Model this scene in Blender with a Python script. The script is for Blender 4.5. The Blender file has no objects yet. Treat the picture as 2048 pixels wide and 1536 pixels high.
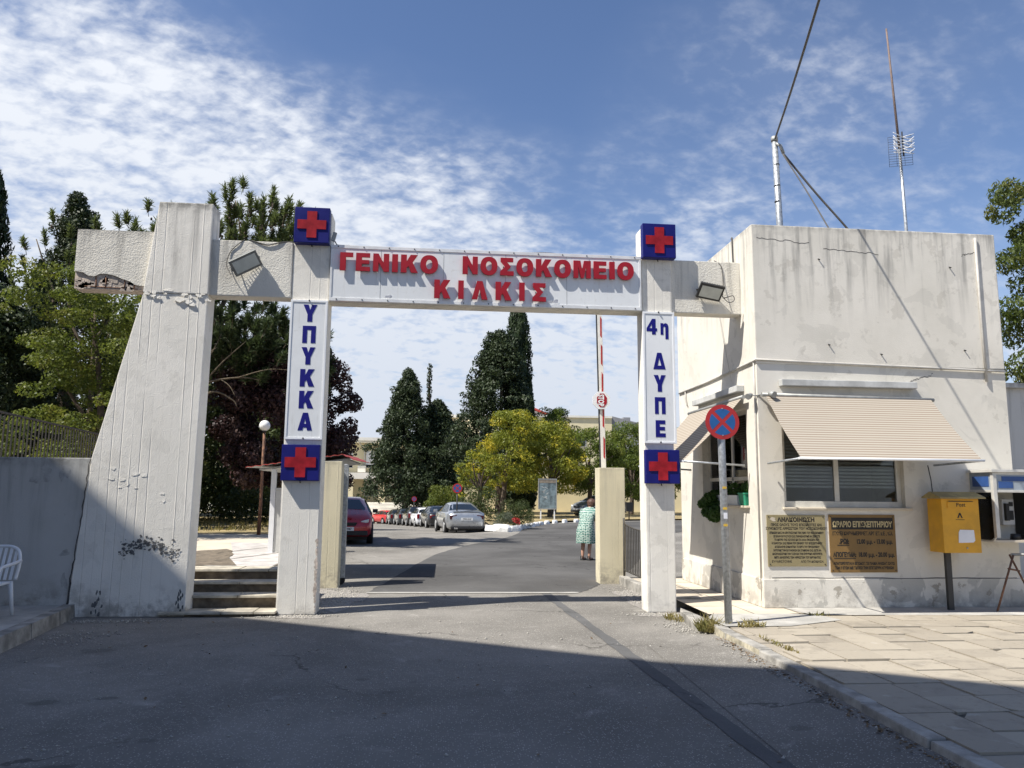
import bpy, bmesh, math, random
import numpy as np
from mathutils import Vector, Matrix

S = bpy.context.scene
COL = S.collection
R = math.radians
rnd = random.Random(7)
nrg = np.random.default_rng(11)

# ---------------------------------------------------------------- camera
cd = bpy.data.cameras.new('camera')
cam = bpy.data.objects.new('camera', cd)
COL.objects.link(cam)
cd.sensor_width = 36.0
cd.lens = 27.04
cd.clip_start = 0.05
cd.clip_end = 3000
_y, _p, _r = R(5.6), R(8.04), R(0.5)
fw = Vector((math.sin(_y) * math.cos(_p), math.cos(_y) * math.cos(_p), math.sin(_p)))
r0 = Vector((math.cos(_y), -math.sin(_y), 0))
u0 = r0.cross(fw)
upv = u0 * math.cos(_r) - r0 * math.sin(_r)
rtv = r0 * math.cos(_r) + u0 * math.sin(_r)
M = Matrix.Identity(4)
for i in range(3):
    M[i][0], M[i][1], M[i][2] = rtv[i], upv[i], -fw[i]
M[0][3], M[1][3], M[2][3] = 0, 0, 1.65
cam.matrix_world = M
S.camera = cam

# ---------------------------------------------------------------- light and sky
SUN = Vector((0.67, 0.28, -1.0)).normalized()          # direction the light travels
ld = bpy.data.lights.new('sun', 'SUN')
ld.energy = 4.9
ld.angle = R(0.48)
ld.color = (1.0, 0.955, 0.88)
lo = bpy.data.objects.new('sun', ld)
COL.objects.link(lo)
lo.rotation_euler = SUN.to_track_quat('-Z', 'Y').to_euler()
S.view_settings.view_transform = 'Standard'
S.view_settings.look = 'None'
S.view_settings.exposure = 0.62
S.view_settings.gamma = 1.0
S.view_settings.use_curve_mapping = False
S.cycles.max_bounces = 6
S.cycles.transparent_max_bounces = 8

W = bpy.data.worlds.new('World')
S.world = W
W.use_nodes = True
nt = W.node_tree
nt.nodes.clear()


class G:
    """tiny helper round a node tree"""
    def __init__(s, t): s.t = t
    def n(s, k, **kw):
        d = s.t.nodes.new(k)
        for a, b in kw.items(): setattr(d, a, b)
        return d
    def put(s, sock, v):
        if hasattr(v, 'is_output'): s.t.links.new(v, sock)
        elif v is not None:
            if sock.type == 'RGBA' and len(v) == 3: v = (*v, 1)
            sock.default_value = v
    def math(s, op, a, b=None, c=None, clamp=False):
        d = s.n('ShaderNodeMath', operation=op, use_clamp=clamp)
        for i, v in enumerate((a, b, c)):
            if v is not None: s.put(d.inputs[i], v)
        return d.outputs[0]
    def vmath(s, op, a, b=None, out=0):
        d = s.n('ShaderNodeVectorMath', operation=op)
        s.put(d.inputs[0], a)
        if b is not None: s.put(d.inputs[1], b)
        return d.outputs[out]
    def noise(s, vec, scale, detail=4, rough=.55, dist=0, out='Fac'):
        d = s.n('ShaderNodeTexNoise')
        if vec is not None: s.put(d.inputs['Vector'], vec)
        d.inputs['Scale'].default_value = scale
        d.inputs['Detail'].default_value = detail
        d.inputs['Roughness'].default_value = rough
        d.inputs['Distortion'].default_value = dist
        return d.outputs[out]
    def ss(s, v, a, b, lo=0., hi=1.):
        d = s.n('ShaderNodeMapRange', interpolation_type='SMOOTHSTEP')
        s.put(d.inputs['Value'], v)
        d.inputs['From Min'].default_value = a
        d.inputs['From Max'].default_value = b
        d.inputs['To Min'].default_value = lo
        d.inputs['To Max'].default_value = hi
        return d.outputs[0]
    def mix(s, f, a, b, mode='MIX'):
        d = s.n('ShaderNodeMix', data_type='RGBA', blend_type=mode)
        s.put(d.inputs[0], f); s.put(d.inputs[6], a); s.put(d.inputs[7], b)
        return d.outputs[2]
    def sep(s, v):
        d = s.n('ShaderNodeSeparateXYZ'); s.put(d.inputs[0], v)
        return d.outputs
    def comb(s, x, y, z):
        d = s.n('ShaderNodeCombineXYZ')
        for i, v in enumerate((x, y, z)): s.put(d.inputs[i], v)
        return d.outputs[0]


g = G(nt)
sky = g.n('ShaderNodeTexSky', sky_type='NISHITA', sun_disc=False)
sky.sun_elevation = math.asin(-SUN.z)
sky.sun_rotation = math.atan2(-SUN.x, -SUN.y)
sky.altitude = 270
sky.air_density = 1.0
sky.dust_density = 0.6
sky.ozone_density = 2.0
tc = g.n('ShaderNodeTexCoord')
dirv = g.vmath('NORMALIZE', tc.outputs['Generated'])
dx, dy, dz = g.sep(dirv)[0:3]
zc = g.math('MAXIMUM', dz, 0.03)
zz = g.math('ADD', zc, 0.34)
uv = g.comb(g.math('DIVIDE', dx, zz), g.math('DIVIDE', dy, zz), 0.0)
# cloudlets drawn out a little along one wind direction
rot = g.n('ShaderNodeMapping'); rot.inputs['Rotation'].default_value = (0, 0, R(-35)); rot.inputs['Scale'].default_value = (1.0, 1.35, 1)
g.put(rot.inputs['Vector'], uv)
cl = rot.outputs[0]
n_small = g.noise(cl, 25.0, 5, .55, .2)
n_mid = g.noise(cl, 7.8, 5, .55, .3)
n_big = g.noise(uv, 2.4, 4, .55, .3)
def pix(px, py): return fw + rtv * ((px - 1024) / 1538) - upv * ((py - 768) / 1538)
# the deck of altocumulus ends along a line climbing from the roofs to the upper left
pn = pix(330, -40).cross(pix(1330, 470)).normalized()
if pn.dot(pix(100, 400)) < 0: pn = -pn
d1 = g.vmath('DOT_PRODUCT', dirv, tuple(pn), out='Value')
deck = g.ss(g.math('ADD', d1, g.math('MULTIPLY', g.math('SUBTRACT', n_big, .5), .34)), -.07, .17)
def blob(px, py, c0, c1, amp):
    v = pix(px, py).normalized()
    return g.math('MULTIPLY', g.ss(g.vmath('DOT_PRODUCT', dirv, tuple(v), out='Value'), c0, c1), amp)
wisp = g.math('MAXIMUM', blob(1540, 290, .968, 1.0, .40), blob(1850, 400, .95, 1.0, .34))
wisp = g.math('MAXIMUM', wisp, blob(1330, 450, .985, 1.0, .55))
wisp = g.math('MULTIPLY', wisp, g.ss(n_big, .35, .65, .45, 1.1))
low = g.ss(dz, .40, .14, 0., .52)
cover = g.math('MAXIMUM', g.math('MAXIMUM', deck, wisp), low)
field = g.math('ADD', g.math('MULTIPLY', n_small, .54), g.math('MULTIPLY', n_mid, .46))
thr = g.math('SUBTRACT', .66, g.math('MULTIPLY', cover, .235))
field = g.math('ADD', field, g.math('MULTIPLY', g.math('SUBTRACT', g.noise(cl, 60., 3, .6), .5), .10))
dens = g.ss(g.math('SUBTRACT', field, thr), -.17, .20)
dens = g.math('MULTIPLY', dens, g.ss(cover, .0, .75, 0.0, .90))
veil = g.math('MULTIPLY', cover, .16)
dens = g.math('ADD', dens, veil)
dens = g.math('ADD', dens, g.ss(dz, .34, .0, 0., .40), clamp=True)
skyc = g.mix(1.0, sky.outputs[0], (1.06, 1.12, 1.27), 'MULTIPLY')
cloudc = g.mix(g.ss(dz, .05, .5), (6.2, 6.75, 7.7), (8.0, 8.35, 9.0))
final = g.mix(dens, skyc, cloudc)
bg = g.n('ShaderNodeBackground'); g.put(bg.inputs[0], final); bg.inputs[1].default_value = 0.073
ow = g.n('ShaderNodeOutputWorld'); nt.links.new(bg.outputs[0], ow.inputs[0])


# ---------------------------------------------------------------- object helpers
def tag(o, label=None, cat=None, group=None, kind=None):
    if label: o['label'] = label
    if cat: o['category'] = cat
    if group: o['group'] = group
    if kind: o['kind'] = kind
    return o

# the booth and what is fixed to it are scaled about the camera and so pulled nearer, floor level on the pavement
CAM_SCALE = [False]
def XF(p): return Vector(p) * .927 + Vector((0, 0, .1205)) if CAM_SCALE[0] else Vector(p)

def thing(name, label, cat, loc=(0, 0, 0), rz=0., group=None):
    loc = tuple(XF(loc))
    o = bpy.data.objects.new(name, None)
    COL.objects.link(o)
    o.empty_display_size = .2
    o.location = loc
    o.rotation_euler = (0, 0, rz)
    ORG[o.name] = Vector(loc)
    return tag(o, label, cat, group)

ORG = {}

class MB:
    def __init__(s): s.v = []; s.f = []; s.mi = []; s.sm = []
    def add(s, vs, fs, m=0, smooth=False):
        b = len(s.v)
        s.v += [tuple(p) for p in vs]
        s.f += [tuple(i + b for i in q) for q in fs]
        s.mi += [m] * len(fs); s.sm += [smooth] * len(fs)
        return s
    def box(s, x0, x1, y0, y1, z0, z1, m=0):
        vs = [(x0, y0, z0), (x1, y0, z0), (x1, y1, z0), (x0, y1, z0), (x0, y0, z1), (x1, y0, z1), (x1, y1, z1), (x0, y1, z1)]
        return s.add(vs, [(0, 3, 2, 1), (4, 5, 6, 7), (0, 1, 5, 4), (1, 2, 6, 5), (2, 3, 7, 6), (3, 0, 4, 7)], m)
    def obox(s, c, ax, ay, az, m=0):
        """box round centre c with half-axis vectors"""
        c, ax, ay, az = Vector(c), Vector(ax), Vector(ay), Vector(az)
        vs = [c + ax * i + ay * j + az * k for k in (-1, 1) for j, i in ((-1, -1), (-1, 1), (1, 1), (1, -1))]
        return s.add(vs, [(0, 3, 2, 1), (4, 5, 6, 7), (0, 1, 5, 4), (1, 2, 6, 5), (2, 3, 7, 6), (3, 0, 4, 7)], m)
    def prism(s, poly, a, b, axis='y', m=0):
        """poly: 2-D outline (convex or not), swept from a to b along axis"""
        n = len(poly)
        def P(p, t):
            return (p[0], t, p[1]) if axis == 'y' else (t, p[0], p[1]) if axis == 'x' else (p[0], p[1], t)
        ar = sum(poly[i][0] * poly[(i + 1) % n][1] - poly[(i + 1) % n][0] * poly[i][1] for i in range(n))
        pl = list(poly) if ar > 0 else list(poly)[::-1]
        vs = [P(p, a) for p in pl] + [P(p, b) for p in pl]
        fs = [tuple(range(n)), tuple(range(2 * n - 1, n - 1, -1))] + [(i, n + i, n + (i + 1) % n, (i + 1) % n) for i in range(n)]
        if axis in ('x', 'z'): fs = [q[::-1] for q in fs]
        return s.add(vs, fs, m)
    def tube(s, pts, r, n=8, m=0, cap=True, smooth=True):
        pts = [Vector(p) for p in pts]
        rr = list(r) if hasattr(r, '__len__') else [r] * len(pts)
        vs = []
        ref = None
        for i, p in enumerate(pts):
            t = (pts[min(i + 1, len(pts) - 1)] - pts[max(i - 1, 0)])
            t = t.normalized() if t.length > 1e-9 else Vector((0, 0, 1))
            if ref is None:
                ref = Vector((0, 0, 1)) if abs(t.z) < .9 else Vector((1, 0, 0))
            x = ref - t * ref.dot(t)
            if x.length < 1e-4: x = Vector((0, 1, 0)) - t * t.y
            x.normalize(); y = t.cross(x); ref = x
            for k in range(n):
                a = 2 * math.pi * k / n
                vs.append(p + (x * math.cos(a) + y * math.sin(a)) * rr[i])
        fs = []
        for i in range(len(pts) - 1):
            for k in range(n):
                k2 = (k + 1) % n
                fs.append((i * n + k, i * n + k2, (i + 1) * n + k2, (i + 1) * n + k))
        s.add(vs, fs, m, smooth)
        if cap:
            b = len(s.v) - len(vs)
            s.f.append(tuple(b + k for k in range(n - 1, -1, -1))); s.mi.append(m); s.sm.append(False)
            e = b + (len(pts) - 1) * n
            s.f.append(tuple(e + k for k in range(n))); s.mi.append(m); s.sm.append(False)
        return s
    def cyl(s, x, y, z0, z1, r, n=16, m=0): return s.tube([(x, y, z0), (x, y, z1)], r, n, m)
    def ball(s, c, rx, ry=None, rz=None, nu=14, nv=9, m=0):
        ry = ry or rx; rz = rz or rx
        vs = [(c[0], c[1], c[2] - rz)]
        for j in range(1, nv):
            a = -math.pi / 2 + math.pi * j / nv
            for i in range(nu):
                b = 2 * math.pi * i / nu
                vs.append((c[0] + rx * math.cos(a) * math.cos(b), c[1] + ry * math.cos(a) * math.sin(b), c[2] + rz * math.sin(a)))
        vs.append((c[0], c[1], c[2] + rz))
        fs = [(0, 1 + (i + 1) % nu, 1 + i) for i in range(nu)]
        for j in range(nv - 2):
            for i in range(nu):
                i2 = (i + 1) % nu
                fs.append((1 + j * nu + i, 1 + j * nu + i2, 1 + (j + 1) * nu + i2, 1 + (j + 1) * nu + i))
        t = len(vs) - 1; o = 1 + (nv - 2) * nu
        fs += [(o + i, o + (i + 1) % nu, t) for i in range(nu)]
        return s.add(vs, fs, m, True)
    def build(s, name, mats, parent=None, loc=None, bevel=0, seg=2):
        me = bpy.data.meshes.new(name)
        off = Vector((0, 0, 0))
        if parent is not None:
            q = parent
            while q.parent: q = q.parent
            off = ORG.get(q.name, Vector((0, 0, 0))) if LOCAL.get(q.name) is None else Vector((0, 0, 0))
        elif loc is not None:
            loc = tuple(XF(loc)); off = Vector(loc)
        me.from_pydata([tuple(XF(p) - off) for p in s.v], [], s.f)
        mats = mats if isinstance(mats, (list, tuple)) else [mats]
        for x in mats: me.materials.append(x)
        me.polygons.foreach_set('material_index', s.mi)
        me.polygons.foreach_set('use_smooth', s.sm)
        me.update()
        if bevel:
            bm = bmesh.new(); bm.from_mesh(me)
            es = [e for e in bm.edges if len(e.link_faces) == 2 and e.calc_face_angle(0) > .5]
            bmesh.ops.bevel(bm, geom=es, offset=bevel, segments=seg, profile=.6, affect='EDGES', clamp_overlap=True)
            bm.to_mesh(me); bm.free()
        o = bpy.data.objects.new(name, me)
        COL.objects.link(o)
        if parent is not None: o.parent = parent
        elif loc is not None:
            o.location = loc; ORG[o.name] = Vector(loc)
        return o

LOCAL = {}          # roots whose parts are modelled round the origin
def local(o): LOCAL[o.name] = True; return o

def npmesh(name, verts, faces, mat, parent=None):
    """fast mesh from arrays (faces all the same size)"""
    me = bpy.data.meshes.new(name)
    nv, nf, k = len(verts), len(faces), faces.shape[1]
    me.vertices.add(nv); me.vertices.foreach_set('co', np.asarray(verts, np.float32).ravel())
    me.loops.add(nf * k); me.loops.foreach_set('vertex_index', faces.astype(np.int32).ravel())
    me.polygons.add(nf)
    me.polygons.foreach_set('loop_start', np.arange(0, nf * k, k, dtype=np.int32))
    me.update(calc_edges=True)
    me.materials.append(mat)
    o = bpy.data.objects.new(name, me); COL.objects.link(o)
    if parent is not None: o.parent = parent
    return o

def copy_tree(o, parent=None):
    c = o.copy(); COL.objects.link(c); c.parent = parent
    for ch in list(o.children): copy_tree(ch, c)
    return c


# ---------------------------------------------------------------- materials
def new_mat(name):
    m = bpy.data.materials.new(name); m.use_nodes = True
    t = m.node_tree
    b = t.nodes['Principled BSDF']
    return m, G(t), b

def coords(g, world=True):
    return g.n('ShaderNodeNewGeometry').outputs['Position'] if world else g.n('ShaderNodeTexCoord').outputs['Object']

def simple(name, col, rough=.6, metal=0., var=.12, scale=6., bump=0., bscale=40., spec=.5, emit=None, world=False, coat=0.):
    m, g, b = new_mat(name)
    p = coords(g, world)
    n = g.noise(p, scale, 5, .6)
    c = g.mix(g.ss(n, .3, .7), tuple(x * (1 - var) for x in col), tuple(min(1, x * (1 + var)) for x in col))
    g.put(b.inputs['Base Color'], c)
    g.put(b.inputs['Roughness'], g.ss(n, .25, .75, max(0, rough - .08), min(1, rough + .08)))
    b.inputs['Metallic'].default_value = metal
    b.inputs['Specular IOR Level'].default_value = spec
    if coat: b.inputs['Coat Weight'].default_value = coat; b.inputs['Coat Roughness'].default_value = .05
    if bump:
        bp = g.n('ShaderNodeBump'); bp.inputs['Strength'].default_value = bump; bp.inputs['Distance'].default_value = .01
        g.put(bp.inputs['Height'], g.noise(p, bscale, 4, .6)); g.put(b.inputs['Normal'], bp.outputs[0])
    return m

def plaster(name, col, boards=False, coarse=20., bump=.35, top=None, streak=.5, bottom=None, patches=.5, repair=0.):
    """old painted render: grime, rain streaks below the top edge, splash dirt along the bottom"""
    m, g, b = new_mat(name)
    p = coords(g)
    x, y, z = g.sep(p)[0:3]
    big = g.noise(p, .9, 5, .6)
    mid = g.noise(p, 5., 6, .65)
    c = g.mix(g.ss(big, .3, .75, 0, patches), col, (col[0] * .80, col[1] * .80, col[2] * .78))
    c = g.mix(g.ss(mid, .60, .74, 0, .35), c, (col[0] * .62, col[1] * .61, col[2] * .58))
    if repair:
        c = g.mix(g.ss(g.noise(p, 1.7, 4, .6, .5), .545, .575, 0, repair), c, (.40, .385, .345))
        c = g.mix(g.ss(g.noise(p, 2.9, 5, .65), .60, .64, 0, repair), c, (.27, .24, .19))
    sv = g.comb(g.math('MULTIPLY', g.math('ADD', x, y), 7.), 0., g.math('MULTIPLY', z, .55))
    st = g.noise(sv, 1., 5, .6)
    if top:
        reach = g.ss(z, top - 1.9, top, 0., 1.)
        k = g.math('MULTIPLY', g.ss(st, .45, .72), g.math('MULTIPLY', reach, streak))
        c = g.mix(k, c, (.20, .195, .185))
        edge = g.math('MULTIPLY', g.ss(z, top - .22, top - .0), g.ss(g.noise(p, 9., 5, .6), .35, .65, .15, .85))
        c = g.mix(edge, c, (.16, .155, .14))
    else:
        c = g.mix(g.ss(st, .52, .8, 0, streak * .45), c, (.33, .32, .30))
    if bottom is not None:
        d = g.math('MULTIPLY', g.ss(z, bottom + .55, bottom, 0, 1), g.ss(g.noise(p, 3.2, 6, .7), .42, .62, 0, .75))
        c = g.mix(d, c, (.22, .20, .175))
    g.put(b.inputs['Base Color'], c)
    b.inputs['Roughness'].default_value = .9
    b.inputs['Specular IOR Level'].default_value = .2
    h = g.math('ADD', g.math('MULTIPLY', g.noise(p, coarse * 2.6, 4, .6), .55), g.math('MULTIPLY', g.noise(p, coarse * .5, 3, .5), .25))
    if boards:
        wob = g.math('MULTIPLY', g.noise(g.comb(0., 0., z), 2.0, 2), .02)
        xx = g.math('DIVIDE', g.math('ADD', x, wob), .125)
        fr = g.math('FRACT', xx)
        ln = g.ss(g.math('ABSOLUTE', g.math('SUBTRACT', fr, .5)), .0, .085, 1., 0.)
        cell = g.math('FLOOR', xx)
        gate = g.ss(g.noise(g.comb(g.math('MULTIPLY', cell, 7.3), 0., g.math('MULTIPLY', z, .55)), 1.0, 1), .40, .52, .12, 1.)
        ln = g.math('MULTIPLY', ln, gate)
        side = g.math('SUBTRACT', g.math('MULTIPLY', g.ss(g.noise(g.comb(g.math('MULTIPLY', cell, 3.1), 2., 0.), 1.0, 1), .42, .58), 2.), 1.)
        h = g.math('ADD', h, g.math('MULTIPLY', g.math('MULTIPLY', ln, side), boards))
        g.put(b.inputs['Base Color'], g.mix(g.math('MULTIPLY', ln, .10), c, (.25, .24, .22)))
    bp = g.n('ShaderNodeBump'); bp.inputs['Strength'].default_value = bump; bp.inputs['Distance'].default_value = .02
    g.put(bp.inputs['Height'], h); g.put(b.inputs['Normal'], bp.outputs[0])
    return m

def asphalt(name, col, light, speck=.5, stain=.5, spots=()):
    m, g, b = new_mat(name)
    p = coords(g)
    big = g.noise(p, .35, 6, .6, .4)
    mid = g.noise(p, 2.2, 6, .65, .3)
    fine = g.noise(p, 85., 3, .7)
    vor = g.n('ShaderNodeTexVoronoi'); vor.inputs['Scale'].default_value = 62.; g.put(vor.inputs['Vector'], p)
    c = g.mix(g.ss(big, .35, .68), tuple(x * .76 for x in col), tuple(x * 1.2 for x in col))
    c = g.mix(g.ss(mid, .56, .75, 0, stain), c, tuple(x * .68 for x in col))
    c = g.mix(g.ss(mid, .25, .42, .35, 0), c, light)
    sp = g.math('MULTIPLY', g.ss(vor.outputs['Distance'], .22, .36, 1., 0.), g.ss(g.sep(vor.outputs['Color'])[0], .50, .72))
    c = g.mix(g.math('MULTIPLY', sp, speck), c, light)
    c = g.mix(g.ss(fine, .56, .72, 0, .5), c, tuple(x * .55 for x in col))
    for (sx_, sy_, sr, sk) in spots:
        dd = g.vmath('DISTANCE', g.vmath('MULTIPLY', p, (1, 1.6, 1)), (sx_, sy_ * 1.6, 0), out='Value')
        dd = g.math('ADD', dd, g.math('MULTIPLY', g.math('SUBTRACT', g.noise(p, 5.5, 5, .6), .5), sr * 2.4))
        c = g.mix(g.ss(dd, sr * .5, sr * 1.05, sk, 0), c, tuple(x * .5 for x in col))
    # hairline cracks
    cv = g.n('ShaderNodeTexVoronoi', feature='DISTANCE_TO_EDGE'); cv.inputs['Scale'].default_value = .42
    wv = g.vmath('ADD', p, g.vmath('SCALE', g.noise(p, 1.6, 5, .6, out='Color'), None))
    sc = wv.node.inputs[1].links[0].from_node; sc.inputs['Scale'].default_value = .9
    g.put(cv.inputs['Vector'], wv)
    cr = g.math('MULTIPLY', g.ss(cv.outputs['Distance'], .004, .012, 1, 0), g.ss(g.noise(p, .5, 3), .5, .6))
    c = g.mix(g.math('MULTIPLY', cr, .7), c, tuple(x * .35 for x in col))
    g.put(b.inputs['Base Color'], c)
    b.inputs['Roughness'].default_value = .92
    b.inputs['Specular IOR Level'].default_value = .08
    bp = g.n('ShaderNodeBump'); bp.inputs['Strength'].default_value = .35; bp.inputs['Distance'].default_value = .006
    g.put(bp.inputs['Height'], g.math('ADD', fine, g.math('MULTIPLY', vor.outputs['Distance'], .8))); g.put(b.inputs['Normal'], bp.outputs[0])
    return m

def leafmat(name, c1, c2, c3=None, f3=.5, transl=.3, cscale=.9):
    """leaf colours vary from leaf to leaf and from branch to branch"""
    m, g, b = new_mat(name)
    geo = g.n('ShaderNodeNewGeometry')
    ri = geo.outputs['Random Per Island']
    n = g.noise(geo.outputs['Position'], cscale, 3, .6)
    t = g.math('ADD', g.math('MULTIPLY', ri, .55), g.math('MULTIPLY', g.ss(n, .3, .7), .45))
    c = g.mix(t, c1, c2)
    if c3:
        k = g.math('MULTIPLY', g.ss(g.noise(geo.outputs['Position'], cscale * 1.4 + .1, 4, .6), .48, .66), g.ss(ri, .2, .5, f3 * .5, f3))
        c = g.mix(k, c, c3)
    g.put(b.inputs['Base Color'], c)
    b.inputs['Roughness'].default_value = .55
    b.inputs['Specular IOR Level'].default_value = .3
    tr = g.n('ShaderNodeBsdfTranslucent'); g.put(tr.inputs[0], g.mix(.5, c, (c2[0] * 1.4, c2[1] * 1.5, c2[2])))
    mx = g.n('ShaderNodeMixShader'); mx.inputs[0].default_value = transl
    g.t.links.new(b.outputs[0], mx.inputs[1]); g.t.links.new(tr.outputs[0], mx.inputs[2])
    g.t.links.new(mx.outputs[0], g.t.nodes['Material Output'].inputs[0])
    return m

def glassmat(name, col=(.02, .025, .03), rough=.04):
    m, g, b = new_mat(name)
    b.inputs['Base Color'].default_value = (*col, 1); b.inputs['Roughness'].default_value = rough
    b.inputs['Specular IOR Level'].default_value = .8
    return m

def clearglass(name):
    m, g, b = new_mat(name)
    tr = g.n('ShaderNodeBsdfTransparent'); tr.inputs[0].default_value = (.82, .85, .86, 1)
    gl = g.n('ShaderNodeBsdfGlossy'); gl.inputs['Roughness'].default_value = .03
    fr = g.n('ShaderNodeFresnel'); fr.inputs[0].default_value = 1.5
    mx = g.n('ShaderNodeMixShader')
    g.t.links.new(fr.outputs[0], mx.inputs[0]); g.t.links.new(tr.outputs[0], mx.inputs[1]); g.t.links.new(gl.outputs[0], mx.inputs[2])
    g.t.links.new(mx.outputs[0], g.t.nodes['Material Output'].inputs[0])
    return m

PYL = plaster('pylon concrete', (.84, .805, .735), boards=.5, coarse=26., bump=.5, top=5.68, streak=.6, bottom=0., patches=.5, repair=.12)
PIL = plaster('pillar concrete', (.82, .785, .71), boards=.4, coarse=24., bump=.4, bottom=-.2, streak=.45, patches=.5, repair=.14)
BEAM = plaster('beam render', (.76, .725, .645), coarse=17., bump=1.0, top=5.30, streak=.6, patches=.5)
WALL = plaster('garden wall render', (.50, .495, .475), coarse=24., bump=.25, top=2.1, streak=.55, bottom=.1, patches=.8)
BOOTH = plaster('booth render', (.76, .72, .64), coarse=26., bump=.25, top=5.66, streak=.85, patches=.75, repair=.2)
PLINTH = plaster('plinth render', (.72, .685, .61), coarse=20., bump=.35, bottom=.0, streak=.4, patches=.6, repair=.7)
PIER = plaster('cream pier render', (.68, .62, .45), boards=.4, coarse=22., bump=.35, top=2.26, bottom=0., streak=.5, patches=.6)
ANNEX = plaster('annex render', (.55, .54, .52), coarse=24., bump=.3, top=3.48, streak=.6)
SPALL = simple('spalled concrete', (.52, .44, .37), .95, var=.3, scale=18, bump=.9, bscale=30, world=True)
CRACK = simple('crack dark', (.07, .065, .06), .95, var=.3, scale=20, world=True)
FLAKE = simple('bared grey render', (.12, .12, .12), .95, var=.3, scale=30, world=True)
FLAKE2 = simple('dull bare render', (.37, .365, .35), .95, var=.2, scale=12, world=True)
MASTB = simple('dull brown mast', (.17, .12, .10), .7, var=.25, scale=14)
LINT = simple('grey painted slab', (.46, .465, .45), .85, var=.2, scale=4, world=True)
RUST = simple('rusty iron', (.17, .085, .05), .85, var=.4, scale=14, bump=.3)
ASPH = asphalt('old asphalt', (.215, .202, .180), (.50, .475, .43), .85, .6, spots=[(-2.3, 5.0, .30, .8), (-3.0, 6.6, .16, .6), (-2.55, 6.7, .1, .6), (-1.9, 5.6, .1, .5), (-3.4, 8.6, .2, .5), (-.6, 7.2, .08, .5), (2.6, 5.5, .12, .5), (-2.6, 4.4, .2, .5)])
NEWA = asphalt('newer asphalt', (.104, .101, .097), (.20, .195, .19), .3, .3)
STRIP = asphalt('trench asphalt', (.14, .138, .135), (.2, .2, .2), .35, .5)
def slabmat():
    m, g, b = new_mat('pavement slabs')
    geo = g.n('ShaderNodeNewGeometry'); p = geo.outputs['Position']
    c = g.mix(geo.outputs['Random Per Island'], (.315, .275, .215), (.38, .335, .262))
    c = g.mix(g.ss(g.noise(p, 3.2, 6, .7), .50, .68, 0, .55), c, (.20, .175, .14))
    c = g.mix(g.ss(g.noise(p, 14., 5, .7), .56, .70, 0, .45), c, (.16, .14, .11))
    c = g.mix(g.ss(g.noise(p, 7., 4, .6), .62, .70, 0, .5), c, (.48, .44, .37))
    g.put(b.inputs['Base Color'], c); b.inputs['Roughness'].default_value = .9
    bp = g.n('ShaderNodeBump'); bp.inputs['Strength'].default_value = .4; bp.inputs['Distance'].default_value = .006
    g.put(bp.inputs['Height'], g.noise(p, 70, 4, .65)); g.put(b.inputs['Normal'], bp.outputs[0])
    return m
SLAB = slabmat()
SLABB = simple('joint dirt', (.10, .09, .07), .95, var=.3, scale=8, bump=.4, world=True)
KERB = simple('kerb concrete', (.29, .275, .245), .9, var=.4, scale=5, bump=.5, bscale=30, world=True)
KERBY = simple('kerb old yellow paint', (.37, .335, .25), .9, var=.4, scale=9, bump=.4, world=True)
CONC = simple('plain concrete', (.40, .385, .35), .9, var=.2, scale=3, bump=.35, world=True)
CREAMC = simple('cream paving', (.56, .49, .385), .85, var=.12, scale=1.2, bump=.2, world=True)
MARB = simple('grey marble slabs', (.52, .49, .46), .6, var=.2, scale=4, bump=.2, world=True)
TREAD = simple('step stone', (.44, .40, .32), .8, var=.3, scale=4, bump=.25, world=True)
DIRT = simple('dirt', (.16, .13, .095), .95, var=.4, scale=6, bump=.6, world=True)
DRYG = simple('dry grass ground', (.30, .235, .115), .95, var=.45, scale=2.5, bump=.8, world=True)
STONE = simple('gravel stones', (.36, .34, .30), .9, var=.4, scale=20, world=True)
WPAINT = simple('white metal paint', (.80, .81, .82), .35, var=.05, scale=3)
def panelmat():
    m, g, b = new_mat('sign panel white')
    p = coords(g); x, y, z = g.sep(p)[0:3]
    c = g.mix(g.ss(g.noise(p, 1.6, 4, .6), .3, .7), (.70, .715, .72), (.77, .785, .79))
    st = g.noise(g.comb(g.math('MULTIPLY', x, 16.), 0., g.math('MULTIPLY', z, 1.3)), 1., 4, .6)
    c = g.mix(g.ss(st, .54, .76, 0, .42), c, (.46, .45, .42))
    c = g.mix(g.ss(g.noise(p, 13., 5, .7), .60, .72, 0, .4), c, (.50, .48, .45))
    g.put(b.inputs['Base Color'], c); g.put(b.inputs['Roughness'], g.ss(st, .3, .7, .35, .6))
    bp = g.n('ShaderNodeBump'); bp.inputs['Strength'].default_value = .12; bp.inputs['Distance'].default_value = .02
    g.put(bp.inputs['Height'], g.noise(p, 2.5, 2)); g.put(b.inputs['Normal'], bp.outputs[0])
    return m
PANEL = panelmat()
PFRAME = simple('sign frame aluminium', (.72, .72, .71), .45, metal=.15, var=.08)
REDL = simple('red letter plastic', (.33, .014, .026), .5, spec=.2, var=.10, scale=5)
REDX = simple('red cross film', (.33, .013, .022), .5, spec=.2, var=.3, scale=5)
BLUEB = simple('blue box acrylic', (.009, .011, .135), .45, spec=.2, var=.12, scale=4)
BLUEL = simple('blue letter film', (.009, .010, .17), .5, spec=.2, var=.08)
GALV = simple('galvanised steel', (.42, .44, .455), .45, metal=.55, var=.25, scale=24, bump=.1)
GREYF = simple('grey lamp body', (.17, .175, .165), .5, metal=.2, var=.15, scale=10)
GREYM = simple('grey cast aluminium', (.33, .335, .32), .5, metal=.3, var=.15, scale=10)
DARKM = simple('dark metal', (.035, .035, .035), .5, metal=.3, var=.2)
BLACK = simple('black rubber', (.018, .018, .018), .7, var=.2)
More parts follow.
